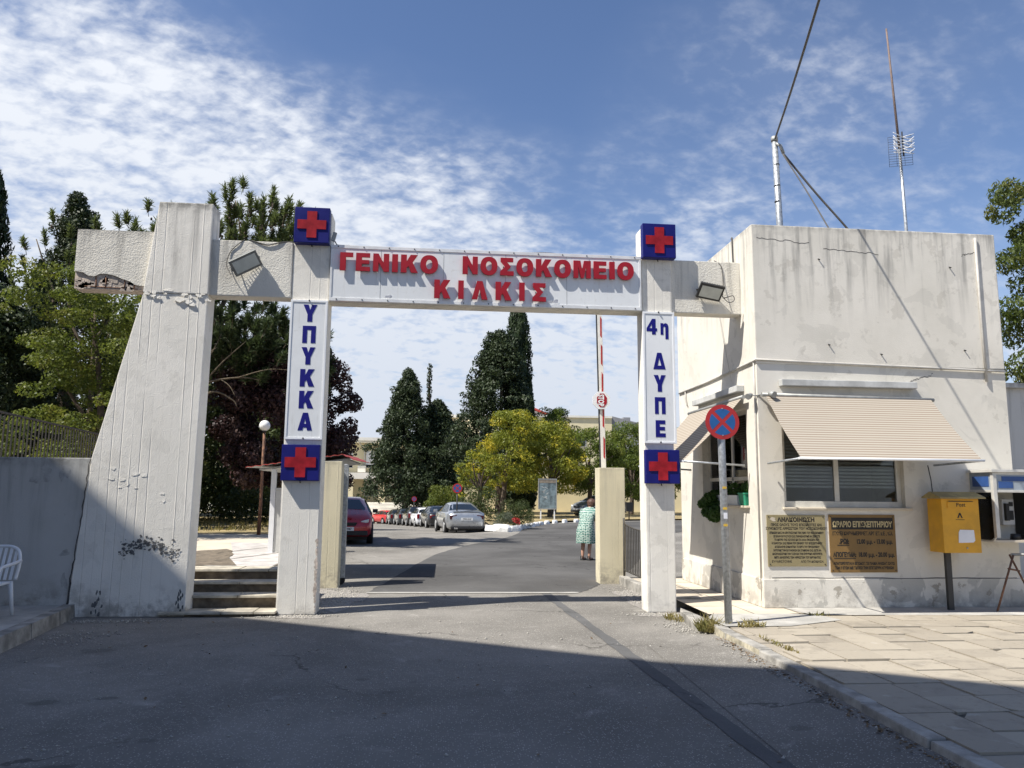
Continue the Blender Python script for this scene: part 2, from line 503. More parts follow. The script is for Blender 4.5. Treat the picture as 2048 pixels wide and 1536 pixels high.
CABLE = simple('cable', (.075, .07, .065), .7, var=.2)
CONDU = simple('grey conduit', (.48, .46, .42), .6, var=.15)
LENS = simple('lamp lens', (.50, .52, .48), .2, var=.08, spec=.8)
IRON = simple('fence iron', (.055, .05, .043), .7, var=.3)
YELLOW = simple('post yellow', (.66, .33, .018), .5, var=.12, scale=4, bump=.05)
YROOF = simple('post box lid', (.36, .28, .12), .7, var=.25, scale=8)
POSTP = simple('dark post', (.04, .038, .035), .6, var=.25)
PAPER = simple('white paper', (.78, .78, .80), .8, var=.05)
BRASS = simple('brass plaque', (.32, .265, .14), .45, metal=.25, var=.10, scale=4)
BRASSD = simple('brown brass plaque', (.22, .13, .042), .5, metal=.2, var=.12, scale=4)
INK = simple('engraved black', (.018, .015, .012), .6, var=.1)
INKL = simple('brass lettering', (.52, .42, .22), .5, var=.1)
GLASS = glassmat('window glass')
CLEAR = clearglass('clear glass')
ALU = simple('window aluminium', (.60, .58, .53), .45, metal=.2, var=.1)
BLIND = simple('slatted blind', (.50, .51, .49), .5, var=.1)
ROOM = simple('room inside', (.10, .095, .09), .9, var=.2)
TYRE = simple('tyre', (.017, .017, .018), .8, var=.2)
RIM = simple('wheel rim', (.52, .53, .54), .35, metal=.6, var=.1)
CHROME = simple('chrome', (.6, .6, .6), .2, metal=.9, var=.05)
HEADL = simple('headlight', (.66, .68, .68), .15, var=.1, spec=.9)
TAILL = simple('tail light', (.22, .008, .010), .25, var=.1)
TAILD = simple('smoked tail light', (.06, .008, .01), .2, var=.1)
PLATE = simple('number plate', (.78, .78, .76), .5, var=.04)
CARGL = glassmat('car glass', (.012, .016, .019), .05)
TRIM = simple('dark bumper plastic', (.022, .022, .023), .6, var=.15)
def carpaint(n, c, metal=.2): return simple(n, c, .32, metal=metal, var=.05, coat=.8)
P_RED = carpaint('car red', (.42, .014, .02)); P_SIL = carpaint('car silver', (.42, .44, .46), .6)
P_BLK = carpaint('car black', (.012, .013, .015)); P_WHT = carpaint('car white', (.74, .75, .75), 0)
P_DGR = carpaint('car dark grey', (.045, .055, .06), .4); P_BRD = carpaint('car bright red', (.50, .015, .018), 0)
BARK = simple('bark', (.10, .075, .055), .95, var=.4, scale=9, bump=.8, bscale=25)
BARKP = simple('pale twig bark', (.13, .10, .065), .95, var=.35, scale=9, bump=.6)
HOSP = plaster('hospital cream', (.75, .66, .43), coarse=6., bump=.1, streak=.3, patches=.4)
HOSPT = simple('hospital trim', (.74, .71, .62), .85, var=.1, scale=.6, world=True)
ROOFG = simple('grey roofing', (.24, .24, .245), .85, var=.15, scale=.8, world=True)
REDR = simple('red roof sheet', (.38, .045, .035), .6, var=.2, scale=6)
PORC = simple('globe lamp', (.80, .80, .79), .25, var=.03)
SKIN = simple('skin', (.50, .285, .20), .6, var=.08, scale=12)
HAIR = simple('brown hair', (.075, .036, .022), .6, var=.3, scale=30)
PLASTIC = simple('white garden plastic', (.74, .76, .78), .4, var=.05)


# ================================================================ GROUND
def gz(x, y):
    """the yard runs level, then falls gently away to the left beyond the parked cars"""
    s = min(1, max(0, (3.0 - x) / 1.5))
    a = min(max(0, y - 31), 62)
    return -.033 * a * s

xs = [-160, -90, -50, -30, -20] + [x * 1.0 for x in range(-14, 1)] + [.5, 1, 1.5, 2, 2.5, 3, 3.5, 4, 6, 9, 14, 20, 30, 50, 90, 160]
ys = [-80, -40, -20, -8] + list(range(0, 31, 3)) + list(range(31, 100, 3)) + [110, 130, 170, 240, 350]
mb = MB()
vs = [(x, y, gz(x, y)) for y in ys for x in xs]
nx = len(xs)
mb.add(vs, [(j * nx + i, j * nx + i + 1, (j + 1) * nx + i + 1, (j + 1) * nx + i) for j in range(len(ys) - 1) for i in range(nx - 1)], 0, True)
tag(mb.build('street', ASPH), kind='structure')

def jag(a, b, n, amp, seed=0):
    q = random.Random(seed)
    return [(a[0] + (b[0] - a[0]) * i / n + q.uniform(-amp, amp), a[1] + (b[1] - a[1]) * i / n + q.uniform(-amp, amp)) for i in range(n + 1)]

def curve(pts, n=40):
    """Catmull-Rom through 2-D points"""
    P = [pts[0]] + list(pts) + [pts[-1]]
    out = []
    for i in range(1, len(P) - 2):
        for k in range(n):
            t = k / n
            out.append(tuple(.5 * ((2 * P[i][d]) + (-P[i - 1][d] + P[i + 1][d]) * t + (2 * P[i - 1][d] - 5 * P[i][d] + 4 * P[i + 1][d] - P[i + 2][d]) * t * t + (-P[i - 1][d] + 3 * P[i][d] - 3 * P[i + 1][d] + P[i + 2][d]) * t ** 3) for d in range(len(pts[0]))))
    out.append(tuple(pts[-1]))
    return out

# newer asphalt driveway curving off to the right
left = curve([(-1.06, 13.15), (-.75, 15.5), (.04, 20.9), (1.2, 25.0), (2.3, 27.6), (3.4, 31.8), (4.7, 38.3), (7.0, 42.5), (11., 45.5), (24, 50)], 8)
right = curve([(2.42, 13.02), (2.80, 13.7), (3.05, 14.25), (3.6, 15.5), (4.7, 18), (6.3, 23), (8.3, 29), (10.5, 33), (13, 36), (18, 39)], 8)
mb = MB()
q = random.Random(3)
lv = [(x + q.uniform(-.03, .03), y + q.uniform(-.03, .03), .005) for x, y in left]
rv = [(x + q.uniform(-.03, .03), y + q.uniform(-.02, .02), .005) for x, y in right]
n = len(lv)
mb.add(lv + rv, [(i, n + i, n + i + 1, i + 1) for i in range(n - 1)])
tag(mb.build('driveway', NEWA), kind='structure')

# trench repair running through the street
cl_ = curve([(1.86, 12.95), (1.92, 11.0), (2.02, 8.4), (2.09, 6.5), (2.14, 5.1), (2.2, 3.2), (2.2, -1)], 9)
a_, b_ = [], []
for i, (x, y) in enumerate(cl_):
    a_.append((x - .07 + q.uniform(-.012, .012), y, .005)); b_.append((x + .075 + q.uniform(-.016, .016), y, .005))
mb = MB(); n = len(a_)
mb.add(a_ + b_, [(i, i + 1, n + i + 1, n + i) for i in range(n - 1)])
tag(mb.build('trench_repair', STRIP), kind='structure')
# pale concrete lip where the driveway starts
mb = MB()
lp = jag((-1.1, 13.08), (2.4, 12.98), 30, .012, 5); lq = jag((-1.05, 13.2), (2.45, 13.1), 30, .01, 6)
mb.add([(x, y, .009) for x, y in lp] + [(x, y, .009) for x, y in lq], [(i, i + 1, 32 + i, 31 + i) for i in range(30)])
tag(mb.build('driveway_seam', CONC), kind='structure')
# leaf litter and mud stains in the street: flat irregular patches
def splat(cx, cy, rx, ry, z, seed, n=22, ang=0.):
    q = random.Random(seed)
    out = []
    ph = [q.uniform(0, 6.28) for _ in range(4)]
    for i in range(n):
        a = 2 * math.pi * i / n
        k = 1 + .22 * math.sin(2 * a + ph[0]) + .18 * math.sin(3 * a + ph[1]) + .14 * math.sin(5 * a + ph[2]) + q.uniform(-.12, .12)
        x, y = rx * k * math.cos(a), ry * k * math.sin(a)
        out.append((cx + x * math.cos(ang) - y * math.sin(ang), cy + x * math.sin(ang) + y * math.cos(ang), z))
    return out
# right pavement: bed plus individual slabs
def edge_x(y):
    """street-side edge of the right pavement"""
    P = [(-2, 3.0), (4.4, 3.12), (6.7, 3.2), (8.65, 3.26), (9.3, 3.32), (10.2, 3.46), (11.3, 3.5), (16, 3.52)]
    for (y0, x0), (y1, x1) in zip(P, P[1:]):
        if y <= y1: return x0 + (x1 - x0) * (y - y0) / (y1 - y0)
    return P[-1][1]
mb = MB()
yy = [-2 + 16.5 / 30 * i for i in range(31)]
mb.add([(edge_x(y) + .12, y, .095) for y in yy] + [(30, y, .095) for y in yy], [(i, 31 + i, 32 + i, i + 1) for i in range(30)])
tag(mb.build('pavement_bed', SLABB), kind='structure')
mb = MB()
q = random.Random(12)
sw, sd = .435, .43
row = 0; y = 2.0
while y < 9.35:
    off = .035 * row + q.uniform(-.01, .01)
    x = 2.6 + off % sw
    while x < 13:
        x0, x1 = x + .008, x + sw - .008
        y0, y1 = y + .009, y + sd - .009
        xl = max(edge_x(y0), edge_x(y1)) + .155
        if x1 > xl + .04:
            x0 = max(x0, xl)
            sunk = (5.3 < x < 6.6 and 5.2 < y < 5.6) or (5.9 < x < 6.9 and 4.6 < y < 5.0)
            if not (sunk and q.random() < .7):
                c = ((x0 + x1) / 2, (y0 + y1) / 2)
                tx, ty = q.gauss(0, .006), q.gauss(0, .006)
                zt = .12 + q.gauss(0, .004)
                jx = [q.uniform(-.004, .004) for _ in range(8)]
                top = [(a + jx[k], b + jx[k + 4], zt + (a - c[0]) * tx + (b - c[1]) * ty) for k, (a, b) in enumerate(((x0, y0), (x1, y0), (x1, y1), (x0, y1)))]
                if q.random() < .16:     # chipped corner
                    k = q.randrange(4); d = q.uniform(.06, .15)
                    P0 = Vector(top[k]); A = Vector(top[k - 1]); B = Vector(top[(k + 1) % 4])
                    top[k:k + 1] = [tuple(P0 + (A - P0).normalized() * d), tuple(P0 + (B - P0).normalized() * d * q.uniform(.6, 1.2))]
                nn = len(top)
                bot = [(a, b, .06) for a, b, _ in top]
                mb.add(top + bot, [tuple(range(nn))] + [(i, nn + i, nn + (i + 1) % nn, (i + 1) % nn) for i in range(nn)])
        x += sw
    y += sd; row += 1
tag(mb.build('pavement_slabs', SLAB), kind='structure')
# walkway slabs between pillar and booth, and the concrete patch round the sign pole
mb = MB()
y = 9.95
while y < 14.0:
    x = 3.55
    while x < 4.8:
        x1 = min(x + .62, 4.86)
        mb.add([(x + .006, y + .006, .118 + q.uniform(-.002, .002)), (x1 - .006, y + .006, .118), (x1 - .006, y + .69, .118 + q.uniform(-.002, .002)), (x + .006, y + .69, .118)], [(0, 1, 2, 3)])
        x += .62
    y += .7
tag(mb.build('walkway_slabs', CREAMC), kind='structure')
mb = MB()
p = [(3.42, 9.0), (4.2, 8.98), (5.05, 9.38), (4.95, 9.75), (4.6, 9.9), (3.6, 9.93), (3.42, 9.6)]
mb.add([(x, y, .127) for x, y in p], [tuple(range(len(p)))])
mb.add([(4.9, 9.8, .1235), (13, 9.42, .1235), (13, 11.3, .1235), (4.8, 11.3, .1235), (4.8, 10.1, .1235)], [(0, 1, 2, 3, 4)])
tag(mb.build('concrete_patch', CONC), kind='structure')
# kerb stones, each with its own small tilt; the far end has worn yellow paint
mb = MB(); y = -1.5; k = 0
while y < 9.1:
    L = q.uniform(.8, 1.0)
    y1 = min(y + L, 9.2)
    xa, xb = edge_x(y) + q.uniform(-.012, .012), edge_x(y1) + q.uniform(-.012, .012)
    h = .125 + q.uniform(-.006, .006)
    vs = [(xa, y + .008, -.05), (xa + .15, y + .008, -.05), (xa + .15, y + .008, h), (xa + .02, y + .008, h),
          (xb, y1 - .008, -.05), (xb + .15, y1 - .008, -.05), (xb + .15, y1 - .008, h), (xb + .02, y1 - .008, h)]
    mb.add(vs, [(0, 1, 2, 3), (7, 6, 5, 4), (3, 2, 6, 7), (0, 3, 7, 4), (1, 5, 6, 2)])
    mb.mi[-2] = 1 if y > 6.8 else 0
    y = y1; k += 1
tag(mb.build('kerb', [KERB, KERBY], bevel=.012), kind='structure')
mb = MB()
for i in range(5):
    y = 11.5 + i * .62
    mb.box(3.42, 3.56, y + .005, y + .61, -.03, .15 + q.uniform(-.005, .005))
mb.box(3.42, 3.95, 11.36, 11.495, -.03, .145)
tag(mb.build('walkway_kerb', KERB, bevel=.012), kind='structure')
# broken concrete footing between the pillar and the kerb
mb = MB()
p = [(3.44, 10.75), (3.46, 10.1), (3.5, 9.6), (3.36, 9.35), (3.2, 9.5), (3.26, 10.0), (3.35, 10.5)]
mb.add([(x, y, .08 + q.uniform(-.02, .03)) for x, y in p] + [(x + .0, y, -.02) for x, y in p], [tuple(range(7))[::-1]] + [(i, (i + 1) % 7, 7 + (i + 1) % 7, 7 + i) for i in range(7)])
tag(mb.build('broken_footing', KERB), kind='structure')
def gutter(x, y):
    d = edge_x(y) - x
    return .0045 + .062 * max(0, min(1, 1 - d / .9)) ** 1.5
mb = MB()
yy = [-2 + .35 * i for i in range(33)]
K = 6
gv = []
for y in yy:
    e = edge_x(y)
    for k in range(K + 1):
        x = e - .9 + (.92) * k / K
        gv.append((x, y, gutter(x, y) * (1 if y < 8.4 else max(.07, (9.3 - y) / .9))))
mb.add(gv, [(j * (K + 1) + k, j * (K + 1) + k + 1, (j + 1) * (K + 1) + k + 1, (j + 1) * (K + 1) + k) for j in range(32) for k in range(K)], 0, True)
tag(mb.build('gutter', ASPH), kind='structure')
# left pavement with its kerb
mb = MB()
mb.add([(-12, -6, .15), (-4.30, -6, .15), (-4.36, 8.4, .15), (-4.62, 10.25, .15), (-4.62, 10.9, .15), (-12, 10.9, .15)], [(0, 1, 2, 3, 4, 5)])
tag(mb.build('left_pavement', CONC), kind='structure')
mb = MB()
P = [(-4.27, -4), (-4.28, 1), (-4.29, 4), (-4.3, 6.6), (-4.31, 8.3), (-4.42, 9.3), (-4.53, 10.2), (-4.63, 10.86)]
for (xa, ya), (xb, yb) in zip(P, P[1:]):
    vs = [(xa + .02, ya + .01, -.05), (xb + .02, yb - .01, -.05), (xb, yb - .01, .165), (xa, ya + .01, .165), (xa - .14, ya + .01, .165), (xb - .14, yb - .01, .165), (xb - .14, yb - .01, -.05), (xa - .14, ya + .01, -.05)]
    mb.add(vs, [(0, 1, 2, 3), (3, 2, 5, 4), (0, 3, 4, 7), (1, 6, 5, 2)])
tag(mb.build('left_kerb', KERB), kind='structure')
# raised yard behind the steps: cream paving, marble slabs, a dirt wedge, dry grass beyond
mb = MB()
mb.prism([(-14, 11.3), (-3.56, 11.3), (-3.56, 12.2), (-2.45, 12.2), (-2.45, 15.4), (-3.0, 20.9), (-3.6, 40), (-40, 60), (-60, 14)], -.3, .50, axis='z')
tag(mb.build('raised_yard', CREAMC), kind='structure')
mb = MB()
p = [(-4.1, 12.6), (-2.46, 12.2), (-2.46, 16.2), (-3.3, 17.6), (-4.5, 18.0), (-3.5, 14.2), (-4.1, 13.0)]
mb.add([(x, y, .505) for x, y in p], [tuple(range(len(p)))])
tag(mb.build('marble_paving', MARB), kind='structure')
mb = MB()
p = jag((-4.3, 12.5), (-3.0, 12.45), 6, .05, 2) + jag((-3.45, 13.9), (-3.75, 15.4), 4, .08, 3) + jag((-4.0, 15.9), (-5.4, 14.2), 8, .06, 4)
mb.add([(x, y, .511) for x, y in p], [tuple(range(len(p)))])
tag(mb.build('dirt_patch', DIRT), kind='structure')
mb = MB()
for (a, b) in (((-3.55, 13.2), (-2.46, 16.0)), ((-3.95, 14.9), (-3.0, 17.2))):
    mb.add([(a[0], a[1], .513), (b[0], b[1], .513), (b[0] + .03, b[1] - .02, .513), (a[0] + .03, a[1] - .02, .513)], [(0, 3, 2, 1)])
tag(mb.build('paving_joints', SLABB), kind='structure')
mb = MB()
mb.add([(-60, 21.5, .508), (-5.0, 21.5, .508), (-3.4, 21.0, .508), (-3.8, 38, .508), (-8, 42, .508), (-60, 55, .508)], [(0, 1, 2, 3, 4, 5)])
tag(mb.build('dry_lawn', DRYG), kind='structure')
# planted island on the right of the yard
mb = MB()
p = [(3.3, 34.0), (4.4, 37.6), (5.2, 40.5), (7.2, 43.8), (11, 46.6), (24, 51), (70, 58), (70, 75), (5, 75), (2.8, 52), (2.7, 38)]
mb.add([(x, y, .10) for x, y in p], [tuple(range(len(p)))])
tag(mb.build('tree_island', DRYG), kind='structure')

# ================================================================ GATEWAY
gate = thing('gateway', 'pale concrete gateway with a slanting pylon, two pillars and a crossbeam over the drive', 'gateway', (0, 10.9, 0))  # gateway and most yard coordinates worked out from image pixels, then typed in
mb = MB(); mb.prism([(-4.075, 4.343), (-3.20, 4.343), (-3.205, 5.66), (-3.94, 5.66)], 10.785, 11.155)
mb.build('pylon_head', PYL, gate, bevel=.015)
mb = MB()        # peeling render along the joint: curled plates
q = random.Random(21)
for i in range(16):
    x = -4.0 + .78 * i / 15 + q.uniform(-.03, .03); z = 4.32 + q.uniform(-.12, .10) * (.4 + i / 15); s = q.uniform(.02, .055)
    p = splat(0, 0, s, s * q.uniform(.4, .8), 0, 300 + i, 8)
    tilt = q.uniform(.1, .5)
    vs = [(x + a, 10.784 - abs(tilt * (s - b)) * .28, z + b) for a, b, _ in p]
    mb.add(vs + [(a, b + .008, c) for a, b, c in vs], [tuple(range(7, -1, -1))[::-1]] + [tuple(range(15, 7, -1))] + [(k, 8 + k, 8 + (k + 1) % 8, (k + 1) % 8) for k in range(8)])
mb.build('peeling_render', PYL, gate)
mb = MB(); mb.prism([(-4.73, 0), (-3.24, 0), (-3.205, 4.34), (-4.07, 4.34), (-4.57, 2.06)], 10.80, 11.14)
# blistered paint lower down and the patch where the paint has gone
for i, (x, z, s) in enumerate([(-4.22, 1.93, .035), (-4.24, 1.80, .045), (-3.93, 1.86, .05), (-3.82, 1.84, .045), (-4.1, 1.78, .04), (-4.02, 1.72, .03), (-3.92, 1.68, .03), (-4.12, 1.68, .025), (-3.55, 1.5, .025), (-3.58, 1.6, .03)]):
    p = splat(0, 0, s, s * .7, 0, 340 + i, 9)
    vs = [(x * 1.015 + a, 10.799 - .0022 * (s - b) / s, z + b) for a, b, _ in p]
    mb.add(vs, [tuple(range(9))])
for i in range(230):
    t = q.random()
    x = -4.12 + .75 * t + q.gauss(0, .02)
    z = .78 + .16 * math.sin(math.pi * (t * .9 + .1)) + q.gauss(0, .045)
    s = abs(q.gauss(0, .008)) + .003
    p = splat(0, 0, s * 1.2, s, 0, 400 + i, 7)
    mb.add([(x + a, 10.7975 - i * 4e-5, z + b) for a, b, _ in p], [tuple(range(7))], 1)
for i in range(26):
    x = q.choice((-4.3, -4.28, -3.28, -3.24)) + q.gauss(0, .03); z = abs(q.gauss(.12, .1)) + .02
    p = splat(0, 0, .012, .03, 0, 600 + i, 7)
    mb.add([(x * 1.014 + a, 10.7965 - i * 5e-5, z + b) for a, b, _ in p], [tuple(range(7))], 1)
mb.build('pylon', [PYL, FLAKE], gate, bevel=.012)
mb = MB()        # the crack between pylon and garden wall
pl = []
for i in range(34):
    z = 2.04 * i / 33
    x = (-4.735 + .16 * z / 2.05) + q.uniform(-.014, .014); w = .004 + .012 * max(0, 1 - z / .8) + q.uniform(0, .005)
    pl.append((x - w, x + w, z))
mb.add([(a, 10.7965, z) for a, b, z in pl] + [(b, 10.7965, z) for a, b, z in pl], [(i, 34 + i, 35 + i, i + 1) for i in range(33)])
mb.build('crack', CRACK, gate)
# stub of the beam left of the pylon, its render fallen off along the bottom
mb = MB()
jx = [-4.965, -4.85, -4.78, -4.70, -4.62, -4.52, -4.42, -4.33, -4.22, -4.15, -4.09]
jz = [4.60, 4.585, 4.54, 4.53, 4.575, 4.57, 4.55, 4.51, 4.475, 4.43, 4.42]
jx = [x - .055 for x in jx]; jz = [z + .03 for z in jz]
mb.prism(list(zip(jx, jz)) + [(-3.96, 4.45), (-3.96, 5.23), (-5.02, 5.23)], 10.84, 10.862)
mb.prism([(-5.015, 4.39), (-4.0, 4.39), (-4.0, 5.225), (-5.015, 5.225)], 10.864, 11.12, m=1)
st_ = mb.build('beam_stub', [BEAM, SPALL], gate)
mb = MB()
for i, x in enumerate((-4.68, -4.55, -4.30, -4.17)):
    mb.tube([(x - .055, 10.862, 4.40), (x - .045, 10.858, 4.47), (x - .06, 10.864, 4.58)], .009, 6)
mb.tube([(-5.0, 10.866, 4.43), (-4.55, 10.862, 4.415), (-4.17, 10.868, 4.405)], .008, 6)
mb.build('rebar', RUST, st_)
mb = MB()
for i in range(26):
    x = q.uniform(-4.98, -4.2); z = q.uniform(4.40, 4.53); s = q.uniform(.02, .05)
    mb.obox((x, 10.864, z), (s, 0, q.uniform(-.01, .01)), (0, .006, 0), (q.uniform(-.01, .01), 0, s * .7))
mb.build('broken_render', SPALL, st_)
mb = MB(); mb.box(-3.24, -2.087, 10.835, 11.10, 4.345, 5.155); mb.build('crossbeam', BEAM, gate, bevel=.015)
mb = MB(); mb.box(-1.565, 3.0, 10.87, 11.14, 4.31, 5.14); mb.build('crossbeam', BEAM, gate, bevel=.01)
mb = MB(); mb.box(3.41, 4.56, 10.88, 11.13, 4.32, 5.13); mb.build('crossbeam', BEAM, gate, bevel=.015)
mb = MB(); mb.prism([(-2.085, 0), (-1.56, 0), (-1.56, 5.62), (-2.085, 5.62)], 10.85, 11.20)
mb.build('pillar', PIL, gate, bevel=.018)
mb = MB(); mb.prism([(2.995, 0), (3.415, 0), (3.445, 5.60), (2.985, 5.60)], 10.85, 11.17)
mb.build('pillar', PIL, gate, bevel=.018)
mb = MB()        # worn arris of the left pillar near the foot
for i in range(34):
    z = q.uniform(.02, 1.05); s = q.uniform(.012, .04)
    p = splat(0, 0, s, s * 1.3, 0, 700 + i, 8)
    mb.add([(-1.568 + a * .6 - s * .3, 10.8475 - i * 6e-5, z + b) for a, b, _ in p], [tuple(range(8))])
mb.build('worn_edge', SPALL, gate)

# ---------------------------------------------------------------- lettering made of outlines
GLY = {
 'Γ': (.66, [[(0, 0), (.30, 0), (.30, .76), (.66, .76), (.66, 1), (0, 1)]]),
 'Ε': (.72, [[(0, 0), (.72, 0), (.72, .23), (.30, .23), (.30, .40), (.68, .40), (.68, .61), (.30, .61), (.30, .77), (.71, .77), (.71, 1), (0, 1)]]),
 'Ν': (.82, [[(0, 0), (.28, 0), (.28, .54), (.56, 0), (.82, 0), (.82, 1), (.54, 1), (.54, .47), (.27, 1), (0, 1)]]),
 'Ι': (.30, [[(0, 0), (.30, 0), (.30, 1), (0, 1)]]),
 'Κ': (.86, [[(0, 0), (.30, 0), (.30, .26), (.40, .37), (.53, 0), (.88, 0), (.60, .58), (.86, 1), (.50, 1), (.30, .63), (.30, 1), (0, 1)]]),
 'Σ': (.74, [[(0, 0), (.74, 0), (.74, .24), (.36, .24), (.58, .50), (.36, .77), (.71, .77), (.71, 1), (.02, 1), (.02, .79), (.26, .50), (0, .21)]]),
 'Μ': (.96, [[(0, 0), (.26, 0), (.26, .66), (.40, 0), (.56, 0), (.70, .66), (.70, 0), (.96, 0), (.96, 1), (.58, 1), (.48, .45), (.38, 1), (0, 1)]]),
 'Λ': (.86, [[(0, 0), (.31, 0), (.43, .56), (.55, 0), (.86, 0), (.58, 1), (.28, 1)]]),
 'Υ': (.84, [[(.27, 0), (.57, 0), (.57, .42), (.84, 1), (.53, 1), (.42, .68), (.31, 1), (0, 1), (.27, .42)]]),
 'Π': (.80, [[(0, 0), (.28, 0), (.28, .76), (.52, .76), (.52, 0), (.80, 0), (.80, 1), (0, 1)]]),
 'Α': (.86, [[(0, 0), (.29, 0), (.33, .16), (.53, .16), (.57, 0), (.86, 0), (.58, 1), (.28, 1)], [(.37, .37), (.49, .37), (.43, .66)]]),
 'Δ': (.86, [[(0, 0), (.86, 0), (.58, 1), (.28, 1)], [(.30, .22), (.56, .22), (.43, .68)]]),
 '4': (.74, [[(.38, 0), (.64, 0), (.64, .20), (.74, .20), (.74, .40), (.64, .40), (.64, 1), (.40, 1), (0, .40), (0, .20), (.38, .20)], [(.20, .40), (.38, .40), (.38, .66)]]),
 'η': (.62, [[(0, 0), (.22, 0), (.22, .42), (.27, .50), (.34, .50), (.38, .44), (.38, -.26), (.62, -.26), (.62, .52), (.56, .66), (.42, .72), (.30, .69), (.22, .62), (.22, .71), (0, .71)]]),
}
def ring(cx, cy, rx, ry, n=40, p=2.25):
    o = []
    for i in range(n):
        a = 2 * math.pi * i / n; c, s = math.cos(a), math.sin(a)
        o.append((cx + rx * math.copysign(abs(c) ** (2 / p), c), cy + ry * math.copysign(abs(s) ** (2 / p), s)))
    return o
GLY['Ο'] = (.90, [ring(.45, .5, .46, .52), ring(.45, .5, .16, .28)])

def extrude_outline(name, loops, depth, mat, parent, bevel=0.):
    """2-D curve with holes -> mesh standing in the XZ plane; loops are (x, z), front at -depth"""
    cu = bpy.data.curves.new(name, 'CURVE'); cu.dimensions = '2D'; cu.fill_mode = 'BOTH'
    cu.extrude = depth / 2; cu.bevel_depth = bevel; cu.bevel_resolution = 1
    for lp in loops:
        sp = cu.splines.new('POLY'); sp.points.add(len(lp) - 1)
        for k, (a, b) in enumerate(lp): sp.points[k].co = (a, b, 0, 1)
        sp.use_cyclic_u = True
    tmp = bpy.data.objects.new('tmp', cu); COL.objects.link(tmp)
    dg = bpy.context.evaluated_depsgraph_get()
    me = bpy.data.meshes.new_from_object(tmp.evaluated_get(dg))
    bpy.data.objects.remove(tmp); bpy.data.curves.remove(cu)
    return me

def letter(ch, x, y, z, h, depth, mat, parent, wscale=1., name='letter'):
    """x,z lower-left corner; y = back plane of the letter"""
    w, loops = GLY[ch]
    lp = [[(a * h * wscale, b * h) for a, b in L] for L in loops]
    me = extrude_outline(name, lp, depth, mat, parent)
    me.materials.clear(); me.materials.append(mat)
    o = bpy.data.objects.new(name, me); COL.objects.link(o)
    q = parent
    off = ORG[q.name]
    o.parent = parent
    o.matrix_local = Matrix.Translation(Vector((x, y - depth / 2, z)) - off) @ Matrix.Rotation(math.pi / 2, 4, 'X')
    return o

def textmesh(name, lines, mat, parent, mw, off=.0):
    """lines: (string, x, y, size, align, xscale, bold); one mesh lying in the XY plane, placed by mw"""
    bm = bmesh.new()
    for s, x, y, size, al, xsc, bold in lines:
        cu = bpy.data.curves.new('t', 'FONT'); cu.body = s; cu.size = size; cu.align_x = al; cu.offset = bold; cu.resolution_u = 2
        tmp = bpy.data.objects.new('t', cu); COL.objects.link(tmp)
        dg = bpy.context.evaluated_depsgraph_get()
        me = bpy.data.meshes.new_from_object(tmp.evaluated_get(dg))
        me.transform(Matrix.Translation((x, y, 0)) @ Matrix.Diagonal((xsc, 1, 1, 1)))
        bm.from_mesh(me)
        bpy.data.objects.remove(tmp); bpy.data.curves.remove(cu); bpy.data.meshes.remove(me)
    me = bpy.data.meshes.new(name); bm.to_mesh(me); bm.free()
    me.materials.append(mat)
    o = bpy.data.objects.new(name, me); COL.objects.link(o)
    o.parent = parent
    if CAM_SCALE[0]: mw = Matrix.Scale(.927, 4) @ mw
    o.matrix_local = mw
    return o
def facing(x, y, z): return Matrix.Translation((x, y, z)) @ Matrix.Rotation(math.pi / 2, 4, 'X')

# ---------------------------------------------------------------- name board
sg = thing('name_board', 'long white signboard with raised red Greek letters over the gateway', 'sign', (.7, 10.85, 4.3))
mb = MB(); mb.box(-1.548, 2.962, 10.815, 10.866, 4.335, 5.135)
mb.build('panel', PANEL, sg)
mb = MB()
for a in ((-1.553, 2.967, 5.090, 5.138), (-1.553, 2.967, 4.318, 4.368)): mb.box(a[0], a[1], 10.806, 10.868, a[2], a[3])
for a in ((-1.553, -1.522), (2.936, 2.967)): mb.box(a[0], a[1], 10.8065, 10.8675, 4.370, 5.088)
mb.build('frame', PFRAME, sg, bevel=.003)
for i in range(13):
    x = -1.45 + i * .36
    for z in (5.115, 4.342):
        mb = MB(); mb.tube([(x, 10.809, z), (x, 10.797, z)], .009, 6); mb.build('bolt', DARKM, sg)
for x in (-.845, .05, .95, 1.85):
    mb = MB(); mb.box(x, x + .005, 10.813, 10.8165, 4.37, 5.088); mb.build('panel_seam', GREYM, sg)
for x, z in ((-.72, 4.40), (1.60, 4.40), (1.69, 4.41), (.72, 4.40)):        # torn remains of stickers low on the board
    p = splat(0, 0, .045, .03, 0, int(x * 100) + 900, 7)
    mb = MB(); mb.add([(x + a, 10.8085 - .012 * max(0, b / .03), z + b) for a, b, _ in p], [tuple(range(7))]); mb.build('torn_sticker', PAPER, sg)
def line_of(text, xs_, z0, h, slope=0.):
    for ch, x in zip(text, xs_): letter(ch, x, 10.786, z0, h, .030, REDL, sg, WS)
WS = .98
X1 = [-1.425, -1.135, -.835, -.50, -.335, .00]
w_ = lambda c: GLY[c][0]
def spaced(text, x, h, gap, ws):
    o = []
    for c in text:
        o.append(x); x += w_(c) * h * ws + gap
    return o, x
